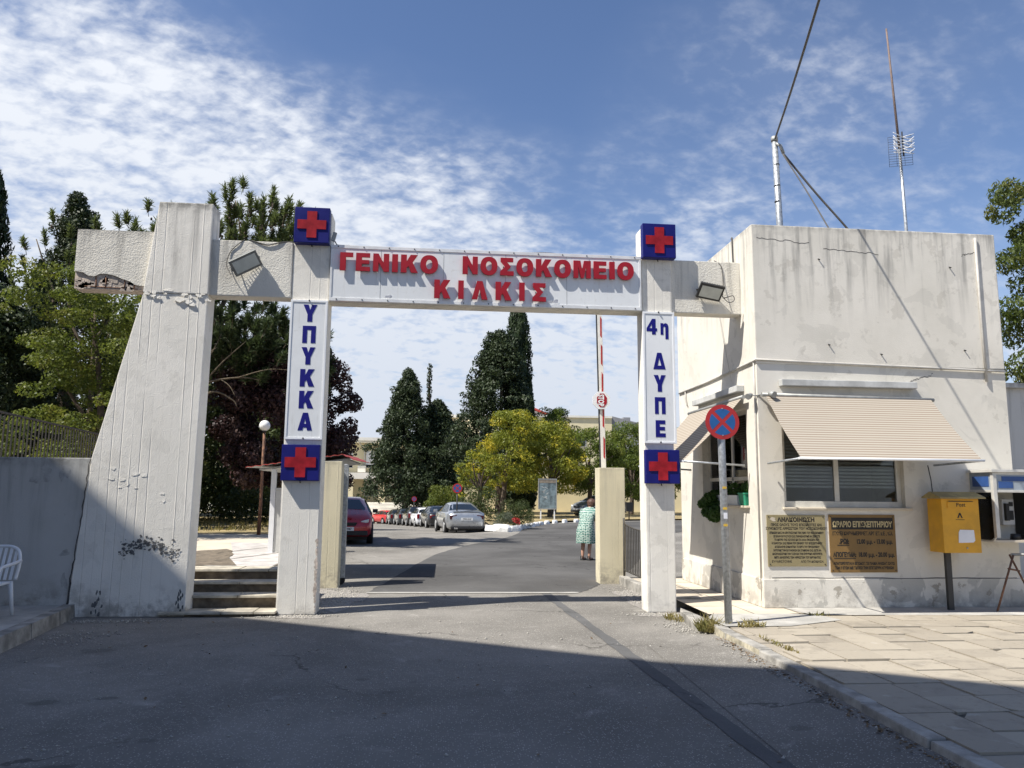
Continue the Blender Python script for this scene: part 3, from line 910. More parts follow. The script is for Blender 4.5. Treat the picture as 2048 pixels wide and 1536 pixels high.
for text, x0, x1, z0, h in (('ΓΕΝΙΚΟ', -1.415, -.03, 4.755, .262), ('ΝΟΣΟΚΟΜΕΙΟ', .325, 2.842, 4.765, .262), ('ΚΙΛΚΙΣ', -.075, 1.54, 4.395, .27)):
    tot = sum(w_(c) for c in text) * h
    if text == 'ΚΙΛΚΙΣ': ws, gap = .98, (x1 - x0 - tot * .98) / (len(text) - 1)
    else:
        gap = .042; ws = (x1 - x0 - gap * (len(text) - 1)) / tot
    xs_, _ = spaced(text, x0, h, gap, ws)
    for ch, x in zip(text, xs_): letter(ch, x, 10.789, z0, h, .028, REDL, sg, ws)
    for ch, x in zip(text, xs_):        # stand-off pins carry the letters clear of the board
        mb = MB(); mb.tube([(x + .05, 10.8145, z0 + h * .5), (x + .05, 10.788, z0 + h * .5)], .008, 6); mb.build('standoff_pin', DARKM, sg)
# ---------------------------------------------------------------- cross boxes and upright signs
def cross_box(label, x0, x1, z0, z1, y0, y1):
    t = thing('cross_box', label, 'sign', ((x0 + x1) / 2, y1, z0), group='blue light boxes with a red cross on the gate pillars')
    mb = MB(); mb.box(x0, x1, y0, y1, z0, z1); mb.build('box', BLUEB, t, bevel=.008)
    cx, cz, a, b = (x0 + x1) / 2, (z0 + z1) / 2 + .005, .20 * (x1 - x0) / .48, .068 * (x1 - x0) / .48
    o = [(-b, -a), (b, -a), (b, -b), (a, -b), (a, b), (b, b), (b, a), (-b, a), (-b, b), (-a, b), (-a, -b), (-b, -b)]
    mb = MB(); mb.prism([(cx + p * .98, cz + r * .95) for p, r in o], y0 - .012, y0 - .0005); mb.build('cross', REDX, t)
    mb = MB(); mb.tube([(cx - .01, y1 - .03, z0 + .01), (cx, y1 - .04, z0 - .03)], .008, 6); mb.build('cable_stub', DARKM, t)
    return t
cross_box('blue box with red cross on the pillar top above the ΥΠΥΚΚΑ sign', -2.065, -1.575, 5.125, 5.645, 10.715, 10.849)
cross_box('blue box with red cross, scuffed, under the sign reading ΥΠΥΚΚΑ', -2.085, -1.575, 1.785, 2.275, 10.74, 10.849)
cross_box('blue box with red cross on the pillar top above the 4η ΔΥΠΕ sign', 2.975, 3.475, 5.105, 5.625, 10.715, 10.849)
cross_box('blue box with red cross under the sign reading 4η ΔΥΠΕ', 2.975, 3.47, 1.795, 2.275, 10.74, 10.849)

def upright(label, x0, x1, z0, z1, letters, y1=10.849):
    t = thing('upright_sign', label, 'sign', ((x0 + x1) / 2, y1, z0), group='upright white signs with blue letters on the gate pillars')
    mb = MB(); mb.box(x0 + .012, x1 - .012, y1 - .035, y1, z0 + .012, z1 - .012); mb.build('panel', PANEL, t)
    mb = MB()
    mb.box(x0, x1, y1 - .043, y1 - .001, z1 - .03, z1); mb.box(x0, x1, y1 - .043, y1 - .001, z0, z0 + .03)
    mb.box(x0, x0 + .028, y1 - .0425, y1 - .0015, z0 + .0305, z1 - .0305); mb.box(x1 - .028, x1, y1 - .0425, y1 - .0015, z0 + .0305, z1 - .0305)
    mb.build('frame', WPAINT, t, bevel=.002)
    mb = MB()
    for z in (z1 - .012, z0 + .012): mb.tube([((x0 + x1) / 2, y1 - .045, z), ((x0 + x1) / 2, y1 - .06, z + .008)], .011, 6)
    mb.build('screw', DARKM, t)
    for ch, cx, zb, h, ws in letters:
        w = w_(ch) * h * ws
        letter(ch, cx - w / 2, y1 - .0345, zb, h, .004, BLUEL, t, ws)
    return t
cx = -1.805
upright('white upright pillar sign reading ΥΠΥΚΚΑ in blue letters', -2.075, -1.565, 2.35, 4.315,
        [(c, cx, z, .245, .92) for c, z in zip('ΥΠΥΚΚΑ', (4.005, 3.70, 3.395, 3.085, 2.78, 2.475))])
cx = 3.22
upright('white upright pillar sign reading 4η ΔΥΠΕ in blue letters', 2.98, 3.455, 2.37, 4.305,
        [('4', 3.115, 3.965, .235, .90), ('η', 3.305, 3.965, .245, .78), ('Δ', cx, 3.45, .245, .86), ('Υ', cx, 3.12, .245, .86), ('Π', cx, 2.795, .245, .80), ('Ε', cx, 2.46, .245, .82)])

# ---------------------------------------------------------------- floodlights
def floodlight(label, c, ax, az, ay, lens, body, w, h, d, wall_y, loop):
    """c centre; ax/az in-face axes; ay points out of the lens"""
    ax, az, ay = Vector(ax).normalized(), Vector(az), Vector(ay)
    az = (az - ax * az.dot(ax)).normalized()
    ay = ax.cross(az)
    if ay.y > 0: ay = -ay
    c = Vector(c)
    t = thing('floodlight', label, 'floodlight', (c.x, wall_y, c.z), group='floodlights fixed to the gateway')
    mb = MB(); mb.obox(c, ax * w / 2, az * h / 2, ay * d / 2); mb.build('housing', body, t, bevel=.008)
    mb = MB(); mb.obox(c + ay * (d / 2 + .002), ax * w * .42, az * h * .36, ay * .002); mb.build('lens', lens, t)
    mb = MB()
    for k in range(9):
        mb.obox(c - ay * (d / 2 + .015) + ax * w * (-.42 + .105 * k), ax * .004, az * h * .46, ay * .016)
    mb.build('cooling_fins', body, t)
    mb = MB()
    e = Vector((c.x, wall_y - .01, c.z))
    for sgn in (-1, 1):
        a = c + ax * sgn * (w / 2 + .008)
        mb.tube([a, a - ay * .05 - az * .03, e + ax * sgn * w * .3 - az * .06, e - az * .06], .008, 6)
    mb.build('bracket', body, t)
    mb = MB(); mb.tube(curve(loop, 8), .006, 6); mb.build('power_cable', CABLE, t)
    return t
floodlight('grey floodlight tilted on the beam between the pylon and left pillar', (-2.70, 10.70, 4.79), (.82, .12, .50), (-.3, -.62, .75), (0, -1, 0), LENS, GREYF, .40, .24, .07, 10.835,
           [(-2.90, 10.75, 4.63), (-2.98, 10.80, 4.78), (-2.95, 10.825, 4.97), (-2.84, 10.825, 5.10), (-2.76, 10.84, 5.17)])
floodlight('black framed floodlight on the beam between right pillar and booth', (3.99, 10.74, 4.62), (.97, .03, -.16), (.16, -.62, .62), (0, -1, 0), LENS, DARKM, .37, .25, .05, 10.88,
           [(4.16, 10.72, 4.55), (4.27, 10.75, 4.47), (4.35, 10.74, 4.50), (4.33, 10.74, 4.57), (4.2, 10.78, 4.55), (4.24, 10.86, 4.75), (4.22, 10.872, 5.05), (4.12, 10.90, 5.15)])
t = thing('small_floodlight', 'small grey floodlight standing on the end of the name board', 'floodlight', (-1.50, 10.83, 5.14), group='floodlights fixed to the gateway')
mb = MB(); mb.obox((-1.515, 10.80, 5.25), (.025, 0, -.008), (0, .02, 0), (.015, 0, .065)); mb.build('housing', GREYM, t, bevel=.006)
mb = MB(); mb.tube(curve([(-1.50, 10.82, 5.19), (-1.48, 10.83, 5.15), (-1.44, 10.84, 5.142), (-1.30, 10.85, 5.146)], 6), .008, 6); mb.build('bracket', DARKM, t)
# loose cable on top of the board and beam
mb = MB()
mb.tube(curve([(-1.42, 10.92, 5.15), (-1.0, 10.92, 5.16), (-.7, 10.92, 5.155), (.2, 10.95, 5.15), (1.0, 10.93, 5.15), (1.55, 10.92, 5.175), (2.0, 10.93, 5.15), (2.9, 10.92, 5.15)], 8), .008, 6)
tag(mb.build('loose_cable', CABLE, loc=(0, 10.9, 5.14)), 'loose black cable lying along the top of the name board', 'cable')
mb = MB()
mb.tube(curve([(-2.70, 10.84, 5.17), (-2.57, 10.825, 5.13), (-2.43, 10.82, 5.10), (-2.28, 10.825, 5.14), (-2.10, 10.86, 5.17)], 8), .009, 6)
tag(mb.build('slack_cable', CABLE, loc=(-2.4, 10.85, 5.16)), 'slack dark cable drooping over the beam above the tilted grey floodlight', 'cable')

# ================================================================ GARDEN WALL, FENCE, STEPS
mb = MB(); mb.prism([(-14, 0), (-4.735, 0), (-4.575, 2.06), (-14, 2.06)], 10.82, 11.10)
gw = mb.build('garden_wall', WALL, loc=(-9, 10.95, 0), bevel=.012)
tag(gw, 'grey rendered garden wall cracked away from the slanting pylon', 'wall')
mb = MB()
for i, (x, z, rx, rz) in enumerate([(-5.05, 1.86, .07, .11), (-4.83, 1.86, .06, .1), (-5.18, 1.76, .08, .04), (-4.74, .82, .05, .05), (-4.72, .45, .04, .09)]):
    p = splat(x * 1.015, z, rx, rz, 0, 800 + i, 16); mb.add([(a, 10.8175, b) for a, b, _ in p], [tuple(range(16))])
mb.build('bare_patches', FLAKE2, gw)
fence = thing('iron_fence', 'dark iron railing fence behind the garden wall on the left', 'fence', (-6.5, 14, .5))
mb = MB()
A, B = Vector((-6.19, 11.25, 0)), Vector((-6.95, 18.3, 0))
nb = 50
for i in range(nb):
    p = A.lerp(B, i / (nb - 1))
    mb.box(p.x - .009, p.x + .009, p.y - .009, p.y + .009, .5, 2.72)
mb.build('bars', IRON, fence)
mb = MB()
dirn = (B - A).normalized(); nrm = Vector((-dirn.y, dirn.x, 0))
for z in (2.735, .75):
    mb.obox((A + B) / 2 + Vector((0, 0, z)), (B - A) / 2, nrm * .018, (0, 0, .014))
mb.build('rails', IRON, fence)
steps = thing('stone_steps', 'four worn stone steps beside the slanting concrete pylon', 'steps', (-2.6, 11.3, 0))
q = random.Random(31)
for i in range(4):
    z1 = (.07, .235, .375, .515)[i]; z0 = (0, .07, .235, .375)[i]
    y0 = 10.72 + .35 * i
    mb = MB(); mb.box(-3.55, -2.05, y0 + .085, y0 + 2.2 - .35 * i, z0 - .03, z1 - .035); mb.build('riser', DIRT, steps)
    mb = MB()
    x = -3.56
    for w in ((.8, .42, .30), (.92, .58), (.85, .65), (.75, .42, .40))[i]:
        x1 = min(x + w, -2.06)
        mb.box(x + .004, x1 - .004, y0 + q.uniform(-.006, .01), y0 + (.36 if i < 3 else .5), z1 - .034, z1 + q.uniform(-.003, .003)); x = x1
    mb.build('tread', TREAD, steps, bevel=.006)

# plastic chair
ch = thing('garden_chair', 'white plastic garden chair by the garden wall', 'chair', (-5.03, 9.72, .15))
mb = MB(); mb.prism([(-5.26, 9.5), (-4.80, 9.5), (-4.83, 9.93), (-5.23, 9.93)], .555, .585, axis='z'); mb.build('seat', PLASTIC, ch, bevel=.012)
for x, y, dx_, dy_ in ((-5.26, 9.5, -.035, -.03), (-4.80, 9.5, .045, -.03), (-5.22, 9.93, -.03, .06), (-4.84, 9.93, .03, .06)):
    mb = MB()
    mb.tube([(x + dx_, y + dy_, .15), (x + dx_ * .5, y + dy_ * .4, .40), (x, y, .58)], [.022, .027, .034], 8); mb.build('leg', PLASTIC, ch)
mb = MB()
arch = [(-5.27, 9.95, .60), (-5.28, 10.0, .80), (-5.24, 10.05, .95), (-5.14, 10.085, 1.01), (-5.03, 10.09, 1.02), (-4.92, 10.085, 1.01), (-4.82, 10.05, .95), (-4.78, 10.0, .80), (-4.79, 9.95, .60)]
mb.tube(curve(arch, 5), .022, 8); bk = mb.build('backrest', PLASTIC, ch)
mb = MB()
for i in range(6):
    x = -5.2 + i * .068
    mb.add([(x - .018, 9.955, .60), (x + .018, 9.955, .60), (x + .018, 10.075, 1.0), (x - .018, 10.075, 1.0), (x - .018, 9.963, .60), (x + .018, 9.963, .60), (x + .018, 10.083, 1.0), (x - .018, 10.083, 1.0)],
           [(0, 1, 2, 3), (7, 6, 5, 4), (0, 4, 5, 1), (1, 5, 6, 2), (2, 6, 7, 3), (3, 7, 4, 0)])
mb.build('slats', PLASTIC, bk)
for sx in (-5.03 - .27, -5.03 + .27):
    mb = MB(); mb.tube(curve([(sx + (.02 if sx < -5 else -.02), 10.02, .84), (sx, 9.85, .82), (sx, 9.6, .80), (sx, 9.49, .76), (sx - (.0 if sx < -5 else .01), 9.47, .58)], 5), .022, 8); mb.build('armrest', PLASTIC, ch)

ch.scale = (.92, .92, .92); ch.location = (-5.20, 9.78, .15)

# ================================================================ GUARD BOOTH
CAM_SCALE[0] = True
bt = thing('guard_booth', 'cream rendered gatehouse booth with a high blank parapet wall and awnings', 'building', (6.9, 13, 0))
X0, X1, Y0, Y1 = 4.88, 8.97, 11.25, 15.05
# front wall with window opening 5.24..7.16 x 1.47..2.95 ; left wall with opening y 11.72..13.75, z 1.48..3.0
mb = MB()
WX0, WX1, WZ0, WZ1 = 5.24, 7.17, 1.47, 3.02
T = .22
for a in ((X0, WX0, .42, 3.65), (WX1, X1, .42, 3.65), (WX0, WX1, .42, WZ0), (WX0, WX1, WZ1, 3.65)):
    mb.box(a[0], a[1], Y0, Y0 + T, a[2], a[3])
SY0, SY1, SZ0, SZ1 = 11.72, 13.78, 1.48, 3.02
for a in ((Y0 + T, SY0, .42, 3.65), (SY1, Y1, .42, 3.65), (SY0, SY1, .42, SZ0), (SY0, SY1, SZ1, 3.65)):
    mb.box(X0, X0 + T, a[0], a[1], a[2], a[3])
mb.box(X1 - T, X1, Y0 + T, Y1, .42, 3.65); mb.box(X0 + T, X1 - T, Y1 - T, Y1, .42, 3.65)
mb.build('wall', BOOTH, bt)
mb = MB()
mb.box(X0 - .012, X1 + .0, Y0 - .012, Y0 + T, 3.652, 5.88); mb.box(X0 - .012, X0 + T, Y0 + T, Y1, 3.652, 5.88)
mb.box(X1 - T, X1, Y0 + T, Y1, 3.652, 5.88); mb.box(X0 + T, X1 - T, Y1 - T, Y1, 3.652, 5.88)
mb.box(X0 + T, X1 - T, Y0 + T, Y1 - T, 3.7, 3.9)
mb.build('parapet', BOOTH, bt, bevel=.015)
mb = MB(); mb.box(X0 - .02, X1 + .1, Y0 - .022, Y0 + T, 0, .418); mb.box(X0 - .022, X0 + T, Y0 + T, Y1, 0, .418)
mb.box(X0 + T, X1, Y1 - T, Y1, 0, .418)
mb.build('plinth', PLINTH, bt, bevel=.01)
mb = MB(); mb.box(X0 + T, X1 - T, Y0 + T, Y1 - T, .3, .5); mb.box(X0 + T + .002, X0 + T + .006, SY1, Y1 - T, .5, 3.6)
mb.build('room_floor', ROOM, bt)
mb = MB(); mb.box(5.22, 7.40, Y0 - .13, Y0 - .002, 3.30, 3.40); mb.build('lintel_slab', LINT, bt, bevel=.008)
mb = MB(); mb.box(X0 - .13, X0 - .002, 11.75, 13.9, 3.28, 3.38); mb.build('lintel_slab', LINT, bt, bevel=.008)
# front window
mb = MB(); mb.box(WX0 - .03, WX1 + .08, Y0 - .05, Y0 + .10, WZ0 - .035, WZ0 - .002); sill = mb.build('window_sill', CREAMC, bt, bevel=.006)
mb = MB()
yf0, yf1 = Y0 + .09, Y0 + .14
mb.box(WX0, WX1, yf0, yf1, WZ0, WZ0 + .09); mb.box(WX0, WX1, yf0, yf1, WZ1 - .07, WZ1)
for x in (WX0, 6.09, WX1 - .075): mb.box(x, x + .075, yf0, yf1, WZ0 + .091, WZ1 - .071)
win = mb.build('window', ALU, bt, bevel=.004)
mb = MB(); mb.box(WX0 + .075, 6.09, Y0 + .11, Y0 + .114, WZ0 + .09, WZ1 - .07); mb.box(6.165, WX1 - .075, Y0 + .118, Y0 + .122, WZ0 + .09, WZ1 - .07)
mb.build('pane', CLEAR, win)
mb = MB()
z = 1.78; i = 0
while z < WZ1 - .06:
    dz_ = .012 * math.sin(i * 1.7)
    mb.add([(WX0 + .05, Y0 + .17, z - .014), (WX1 - .05, Y0 + .17, z - .014 + dz_ * .3), (WX1 - .05, Y0 + .185, z + .018 + dz_ * .3), (WX0 + .05, Y0 + .185, z + .018)], [(0, 1, 2, 3)])
    z += .052; i += 1
mb.build('blind', BLIND, win)
# side window
mb = MB(); mb.box(X0 - .06, X0 + .09, SY0 - .04, SY1 + .02, SZ0 - .035, SZ0 - .002); mb.build('window_sill', CREAMC, bt, bevel=.006)
mb = MB()
xf0, xf1 = X0 + .12, X0 + .17
mb.box(xf0, xf1, SY0, SY1, SZ0, SZ0 + .07); mb.box(xf0, xf1, SY0, SY1, SZ1 - .07, SZ1); mb.box(xf0, xf1, SY0 + .065, SY1 - .065, 1.88, 1.94)
for y in (SY0, 12.62, SY1 - .065): mb.box(xf0, xf1, y, y + .06, SZ0 + .071, SZ1 - .071)
win2 = mb.build('window', ALU, bt)
mb = MB(); mb.box(X0 + .14, X0 + .144, SY0 + .05, SY1 - .05, SZ0 + .06, SZ1 - .06); mb.build('pane', CLEAR, win2)
# conduits and drips fixed to the walls
mb = MB()
c1 = [(X0 - .02, 15.0, 3.66), (X0 - .022, 13.4, 3.66), (X0 - .024, 11.3, 3.70), (X0 - .03, 11.22, 3.71), (5.6, 11.225, 3.69), (7.2, 11.225, 3.66), (8.55, 11.225, 3.63), (8.96, 11.225, 3.62)]
mb.tube(c1, .016, 8)
mb.tube([(X0 - .015, 11.32, 3.70), (X0 - .015, 11.32, 3.1), (X0 - .015, 11.32, .1)], .014, 8)
mb.tube([(8.62, 11.22, 5.8), (8.62, 11.22, 4.6), (8.63, 11.22, 3.45)], .02, 8)
mb.tube([(X0 - .02, 14.6, 3.66), (X0 - .02, 14.6, 3.5), (X0 - .02, 14.5, 3.35)], .014, 8)
mb.build('conduit', CONDU, bt)
mb = MB(); mb.tube(curve([(4.87, 12.05, 5.9), (4.86, 12.0, 5.88), (4.855, 11.98, 5.5), (4.85, 11.93, 5.45)], 6), .014, 8); mb.build('feed_pipe', CABLE, bt)
mb = MB()
for i, (a, b) in enumerate([((6.05, 5.52), (6.95, 5.47)), ((4.95, 5.66), (5.8, 5.60)), ((8.36, 5.5), (8.6, 5.56)), ((7.35, 3.42), (7.75, 3.55)), ((5.0, .43), (8.9, .425))]):
    pts = jag(a, b, 18, .018 if i < 4 else .008, 60 + i)
    yb = 11.2365 if i < 3 else 11.2475 if i == 3 else 11.2465
    n = len(pts)
    mb.add([(x, yb, z - .005) for x, z in pts] + [(x, yb, z + .005) for x, z in pts], [(k, k + 1, n + k + 1, n + k) for k in range(n - 1)])
mb.build('cracks', CRACK, bt)
for x, z in ((5.95, 5.35), (6.05, 3.98), (8.15, 5.3), (8.3, 3.95), (6.9, 3.85)):
    mb = MB(); mb.tube([(x, 11.236, z), (x + .01, 11.205, z - .015)], .010, 6); mb.build('wall_bolt', DARKM, bt)
mb = MB(); mb.tube([(4.845, 13.0, 5.5), (4.84, 12.6, 4.6), (4.83, 12.15, 3.5)], .006, 5); mb.build('drop_wire', CONDU, bt)
for c, d in (((4.80, 11.30, 3.17), (-.6, -.5, -.3)), ((5.02, 11.14, 3.18), (.3, -.8, -.3))):
    mb = MB(); p = Vector(c); dd = Vector(d).normalized(); mb.tube([p, p + dd * .05, p + dd * .11], [.03, .045, .05], 10); mb.tube([p, (4.88, 11.25, c[2] - .02)], .012, 6); mb.build('spot_lamp', GREYM, bt)
# awnings
def stripe_mat():
    m, g, b = new_mat('striped canvas')
    p = coords(g, False)
    x, y, z = g.sep(p)[0:3]
    st = g.math('FRACT', g.math('MULTIPLY', z, 1 / .0335))
    k = g.ss(g.math('ABSOLUTE', g.math('SUBTRACT', st, .5)), .20, .30)
    c = g.mix(k, (.285, .225, .175), (.465, .425, .35))
    c = g.mix(g.ss(g.noise(p, 2.2, 5, .6), .4, .75, 0, .35), c, (.38, .335, .275))
    g.put(b.inputs['Base Color'], c); b.inputs['Roughness'].default_value = .85
    tr = g.n('ShaderNodeBsdfTranslucent'); g.put(tr.inputs[0], c)
    mx = g.n('ShaderNodeMixShader'); mx.inputs[0].default_value = .12
    g.t.links.new(b.outputs[0], mx.inputs[1]); g.t.links.new(tr.outputs[0], mx.inputs[2]); g.t.links.new(mx.outputs[0], g.t.nodes['Material Output'].inputs[0])
    return m
CANVAS = stripe_mat()
def awning(label, P0, P1, out, z_out, wall_n, armz):
    """P0, P1 roller ends at the wall; out = outward vector; wall_n unit"""
    P0, P1, out = Vector(P0), Vector(P1), Vector(out)
    t = thing('awning', label, 'awning', tuple((P0 + P1) / 2), group='striped roller awnings on the booth')
    n, k = 16, 8
    vs = []
    for sheet in (0, 1):
        for j in range(k + 1):
            f = j / k
            for i in range(n + 1):
                e = i / n
                p = P0.lerp(P1, e) + out * f
                p.z = P0.z + (z_out - P0.z) * f - .045 * math.sin(math.pi * f) - .018 * math.sin(math.pi * e) * f + .006 * math.sin(e * 13 + 2 * f) * f - .003 * sheet
                vs.append(p)
    fs = []
    for s_ in (0, 1):
        for j in range(k):
            for i in range(n):
                a = s_ * (n + 1) * (k + 1) + j * (n + 1) + i
                fs.append((a, a + 1, a + n + 2, a + n + 1) if s_ == 0 else (a, a + n + 1, a + n + 2, a + 1))
    mb = MB(); mb.add(vs, fs, 0, True); mb.build('canvas', CANVAS, t)
    d = (P1 - P0).normalized()
    mb = MB(); mb.tube([P0 - d * .06, P1 + d * .06], .032, 10); mb.build('roller', GREYM, t)
    mb = MB(); o0, o1 = P0 + out, P1 + out; o0.z = o1.z = z_out - .004
    mb.tube([o0 - d * .03, o1 + d * .03], .018, 8); mb.build('front_bar', WPAINT, t)
    mb = MB()
    for e, o in ((P0, o0), (P1, o1)):
        mb.tube([(e.x, e.y, armz), (o.x, o.y, z_out - .005)], .016, 8)
    mb.build('arm', GALV, t)
    return t
awning('striped beige awning over the front window of the booth', (4.97, 11.17, 3.16), (7.62, 11.17, 3.13), (0, -1.06, 0), 2.155, (0, -1, 0), 2.12)
awning('striped beige awning over the side window of the booth, behind the no-stopping sign', (4.79, 11.62, 3.17), (4.79, 14.15, 3.17), (-.99, 0, 0), 2.16, (-1, 0, 0), 2.10)

# plaques
def plaque(label, x0, x1, z0, z1, mat):
    t = thing('plaque', label, 'plaque', ((x0 + x1) / 2, 11.25, z0))
    mb = MB(); mb.box(x0, x1, 11.232, 11.249, z0, z1); mb.build('plate', mat, t, bevel=.003)
    for x in (x0 + .03, x1 - .03):
        for z in (z0 + .03, z1 - .03):
            mb = MB(); mb.tube([(x, 11.2315, z), (x, 11.226, z)], .009, 8); mb.build('screw', DARKM, t)
    return t
pa = plaque('pale brass announcement plaque on the booth, beside the visiting hours plaque', 4.945, 5.855, .60, 1.355, BRASS)
W_, H_ = .91, .755
T1 = [('ΑΝΑΚΟΙΝΩΣΗ', 0, .655, .086, 'CENTER', 1.0, .0038), ('ΠΡΟΣ ΟΛΟΥΣ ΤΟΥΣ ΕΠΙΣΚΕΠΤΕΣ ΚΑΙ', 0, .592, .05, 'CENTER', .88, .0016), ('ΣΥΝΟΔΟΥΣ ΑΡΡΩΣΤΩΝ ΤΟΥ ΝΟΣΟΚΟΜΕΙΟΥ', 0, .538, .05, 'CENTER', .88, .0016)]
body = ['ΕΠΙΔΙΩΞΗ ΜΑΣ ΝΑ ΚΡΑΤΗΣΟΥΜΕ ΤΟΝ ΧΩΡΟ ΤΟΥ ΝΟΣΟΚΟΜΕΙΟΥ', 'ΣΕ ΚΑΛΗ ΚΑΤΑΣΤΑΣΗ ΣΑΣ ΠΑΡΑΚΑΛΟΥΜΕ ΝΑ ΣΕΒΕΣΤΕ', 'ΤΟ ΜΕΤΡΟ ΤΗΣ ΗΣΥΧΙΑΣ ΚΑΙ ΤΑ ΑΛΛΑ ΠΡΟΣΩΠΑ ΠΟΥ', 'Η ΠΑΡΟΥΣΙΑ ΣΑΣ ΠΕΡΑΝ ΤΟΥ ΩΡΑΡΙΟΥ ΤΟΥ ΕΠΙΣΚΕΠΤΗΡΙΟΥ', 'ΔΥΣΚΟΛΕΥΕΙ ΣΗΜΑΝΤΙΚΑ ΤΟ ΕΡΓΟ ΤΟΥ ΠΡΟΣΩΠΙΚΟΥ', 'ΖΗΤΟΥΜΕ ΤΗΝ ΚΑΤΑΝΟΗΣΗ ΚΑΙ ΣΥΜΒΟΛΗ ΣΑΣ ΩΣΤΕ ΝΑ', 'ΔΙΑΣΦΑΛΙΣΟΥΜΕ ΤΗΝ ΤΑΞΗ ΚΑΙ ΤΗΝ ΕΥΡΥΘΜΗ ΛΕΙΤΟΥΡΓΙΑ', 'ΜΕΤΑ ΔΙΑΚΟΠΗΣ ΤΩΝ ΑΡΡΩΣΤΩΝ ΤΟΥ ΙΔΡΥΜΑΤΟΣ']
T1 += [(s, 0, .478 - .0515 * i, .040, 'CENTER', .66 if i < 7 else .72, .0018) for i, s in enumerate(body)]
T1 += [('ΕΥΧΑΡΙΣΤΟΥΜΕ', -.40, .055, .044, 'LEFT', .9, .0008), ('ΑΠΟ ΤΗ ΔΙΟΙΚΗΣΗ', .40, .055, .044, 'RIGHT', .9, .0008)]
textmesh('lettering', T1, INK, pa, facing(0, -.0195, 0))
mb = MB(); mb.add([(-.36 + a + 5.4, 11.2305, .69 + .6 + b) for a, b, _ in splat(0, 0, .045, .03, 0, 5, 10)], [tuple(range(10))]); mb.build('sticker_residue', CREAMC, pa)
pb = plaque('brown brass plaque with visiting hours under the front window of the booth', 5.915, 6.965, .51, 1.365, BRASSD)
mb = MB(); mb.box(5.95, 6.93, 11.2285, 11.2315, 1.145, 1.32); mb.build('title_band', INK, pb)
textmesh('title', [('ΩΡΑΡΙΟ ΕΠΙΣΚΕΠΤΗΡΙΟΥ', 0, .672, .112, 'CENTER', .70, .0045)], INKL, pb, facing(0, -.023, 0))
T2 = [('ΙΣΧΥΕΙ ΚΑΘΗΜΕΡΙΝΕΣ ΑΡΓ ΕΣ κ.Ε , τέλ', 0, .55, .072, 'CENTER', .72, .0028),
      ('.ΡΩΙ:', -.30, .425, .092, 'CENTER', .80, .006), ('12.00 μ.μ. - 13.00 μ.μ.', .18, .425, .092, 'CENTER', .70, .0048),
      ('ΑΠΟΓΕΥΜΑ:', -.30, .232, .088, 'CENTER', .70, .0055), ('18.00 μ.μ. - 20.00 μ.μ.', .20, .232, .092, 'CENTER', .70, .0048),
      ('ΑΠΑΓΟΡΕΥΕΤΑΙ Η ΕΙΣΟΔΟΣ ΣΕ ΠΑΙΔΙΑ ΗΛΙΚΙΑΣ ΚΑΤΩ', 0, .115, .052, 'CENTER', .72, .0028), ('ΤΩΝ 7 ΕΤΩΝ ΜΕ ΣΚΟΠΟ ΤΗΝ ΕΠΙΣΚΕΨΗ ΑΣΘΕΝΩΝ', 0, .05, .052, 'CENTER', .72, .0028)]
textmesh('lettering', T2, INK, pb, facing(0, -.0195, 0))
mb = MB(); mb.box(6.03, 6.22, 11.229, 11.2315, .905, .917); mb.box(5.97, 6.31, 11.229, 11.2315, .712, .724); mb.build('underlines', INK, pb)

# pots on the side sill
def leaf_cards(P, N, size, aspect=.5, spread=1., seed=1, droop=0.):
    """rhombic leaves at P (n,3); N preferred normals; returns verts, faces"""
    g_ = np.random.default_rng(seed)
    n = len(P)
    nn = N + spread * g_.normal(size=(n, 3))
    nn /= np.linalg.norm(nn, axis=1, keepdims=True) + 1e-9
    a = g_.normal(size=(n, 3)); a[:, 2] -= droop
    a -= nn * (a * nn).sum(1, keepdims=True); a /= np.linalg.norm(a, axis=1, keepdims=True) + 1e-9
    b = np.cross(nn, a)
    L = size * g_.uniform(.65, 1.35, (n, 1))
    Wd = L * aspect
    v = np.stack([P - a * L * .5, P + b * Wd * .5 + nn * L * .08, P + a * L * .5, P - b * Wd * .5 + nn * L * .08], 1).reshape(-1, 3)
    return v, np.arange(4 * n).reshape(n, 4)

def cloud(c, r, n, seed, inner=.55):
    """n points filling the outer shell of an ellipsoid, with outward normals"""
    g_ = np.random.default_rng(seed)
    d = g_.normal(size=(n, 3)); d /= np.linalg.norm(d, axis=1, keepdims=True)
    rr = g_.uniform(inner ** 3, 1, (n, 1)) ** (1 / 3)
    r = np.asarray(r if hasattr(r, '__len__') else (r, r, r), float)
    return np.asarray(c) + d * rr * r, d

L_GER = leafmat('potted leaves', (.03, .07, .018), (.07, .14, .03))
def pot(label, y0, y1, z1, mat, col_x=(4.93, 5.02)):
    t = thing('plant_pot', label, 'plant pot', (4.94, (y0 + y1) / 2, 1.48), group='pots on the side window sill of the booth')
    mb = MB()
    xa, xb = 4.855, 4.985
    mb.add([(xa + .02, y0 + .02, 1.482), (xb - .02, y0 + .02, 1.482), (xb - .02, y1 - .02, 1.482), (xa + .02, y1 - .02, 1.482), (xa, y0, z1), (xb, y0, z1), (xb, y1, z1), (xa, y1, z1)],
           [(0, 3, 2, 1), (0, 1, 5, 4), (1, 2, 6, 5), (2, 3, 7, 6), (3, 0, 4, 7), (4, 5, 6, 7)])
    mb.box(xa - .008, xb + .006, y0 - .008, y1 + .008, z1 + .0, z1 + .02)
    mb.build('trough', mat, t)
    return t
GREENP = simple('green plastic', (.03, .30, .17), .5, var=.1)
t = pot('green plastic plant pot on the side window sill of the booth', 11.80, 12.08, 1.66, GREENP)
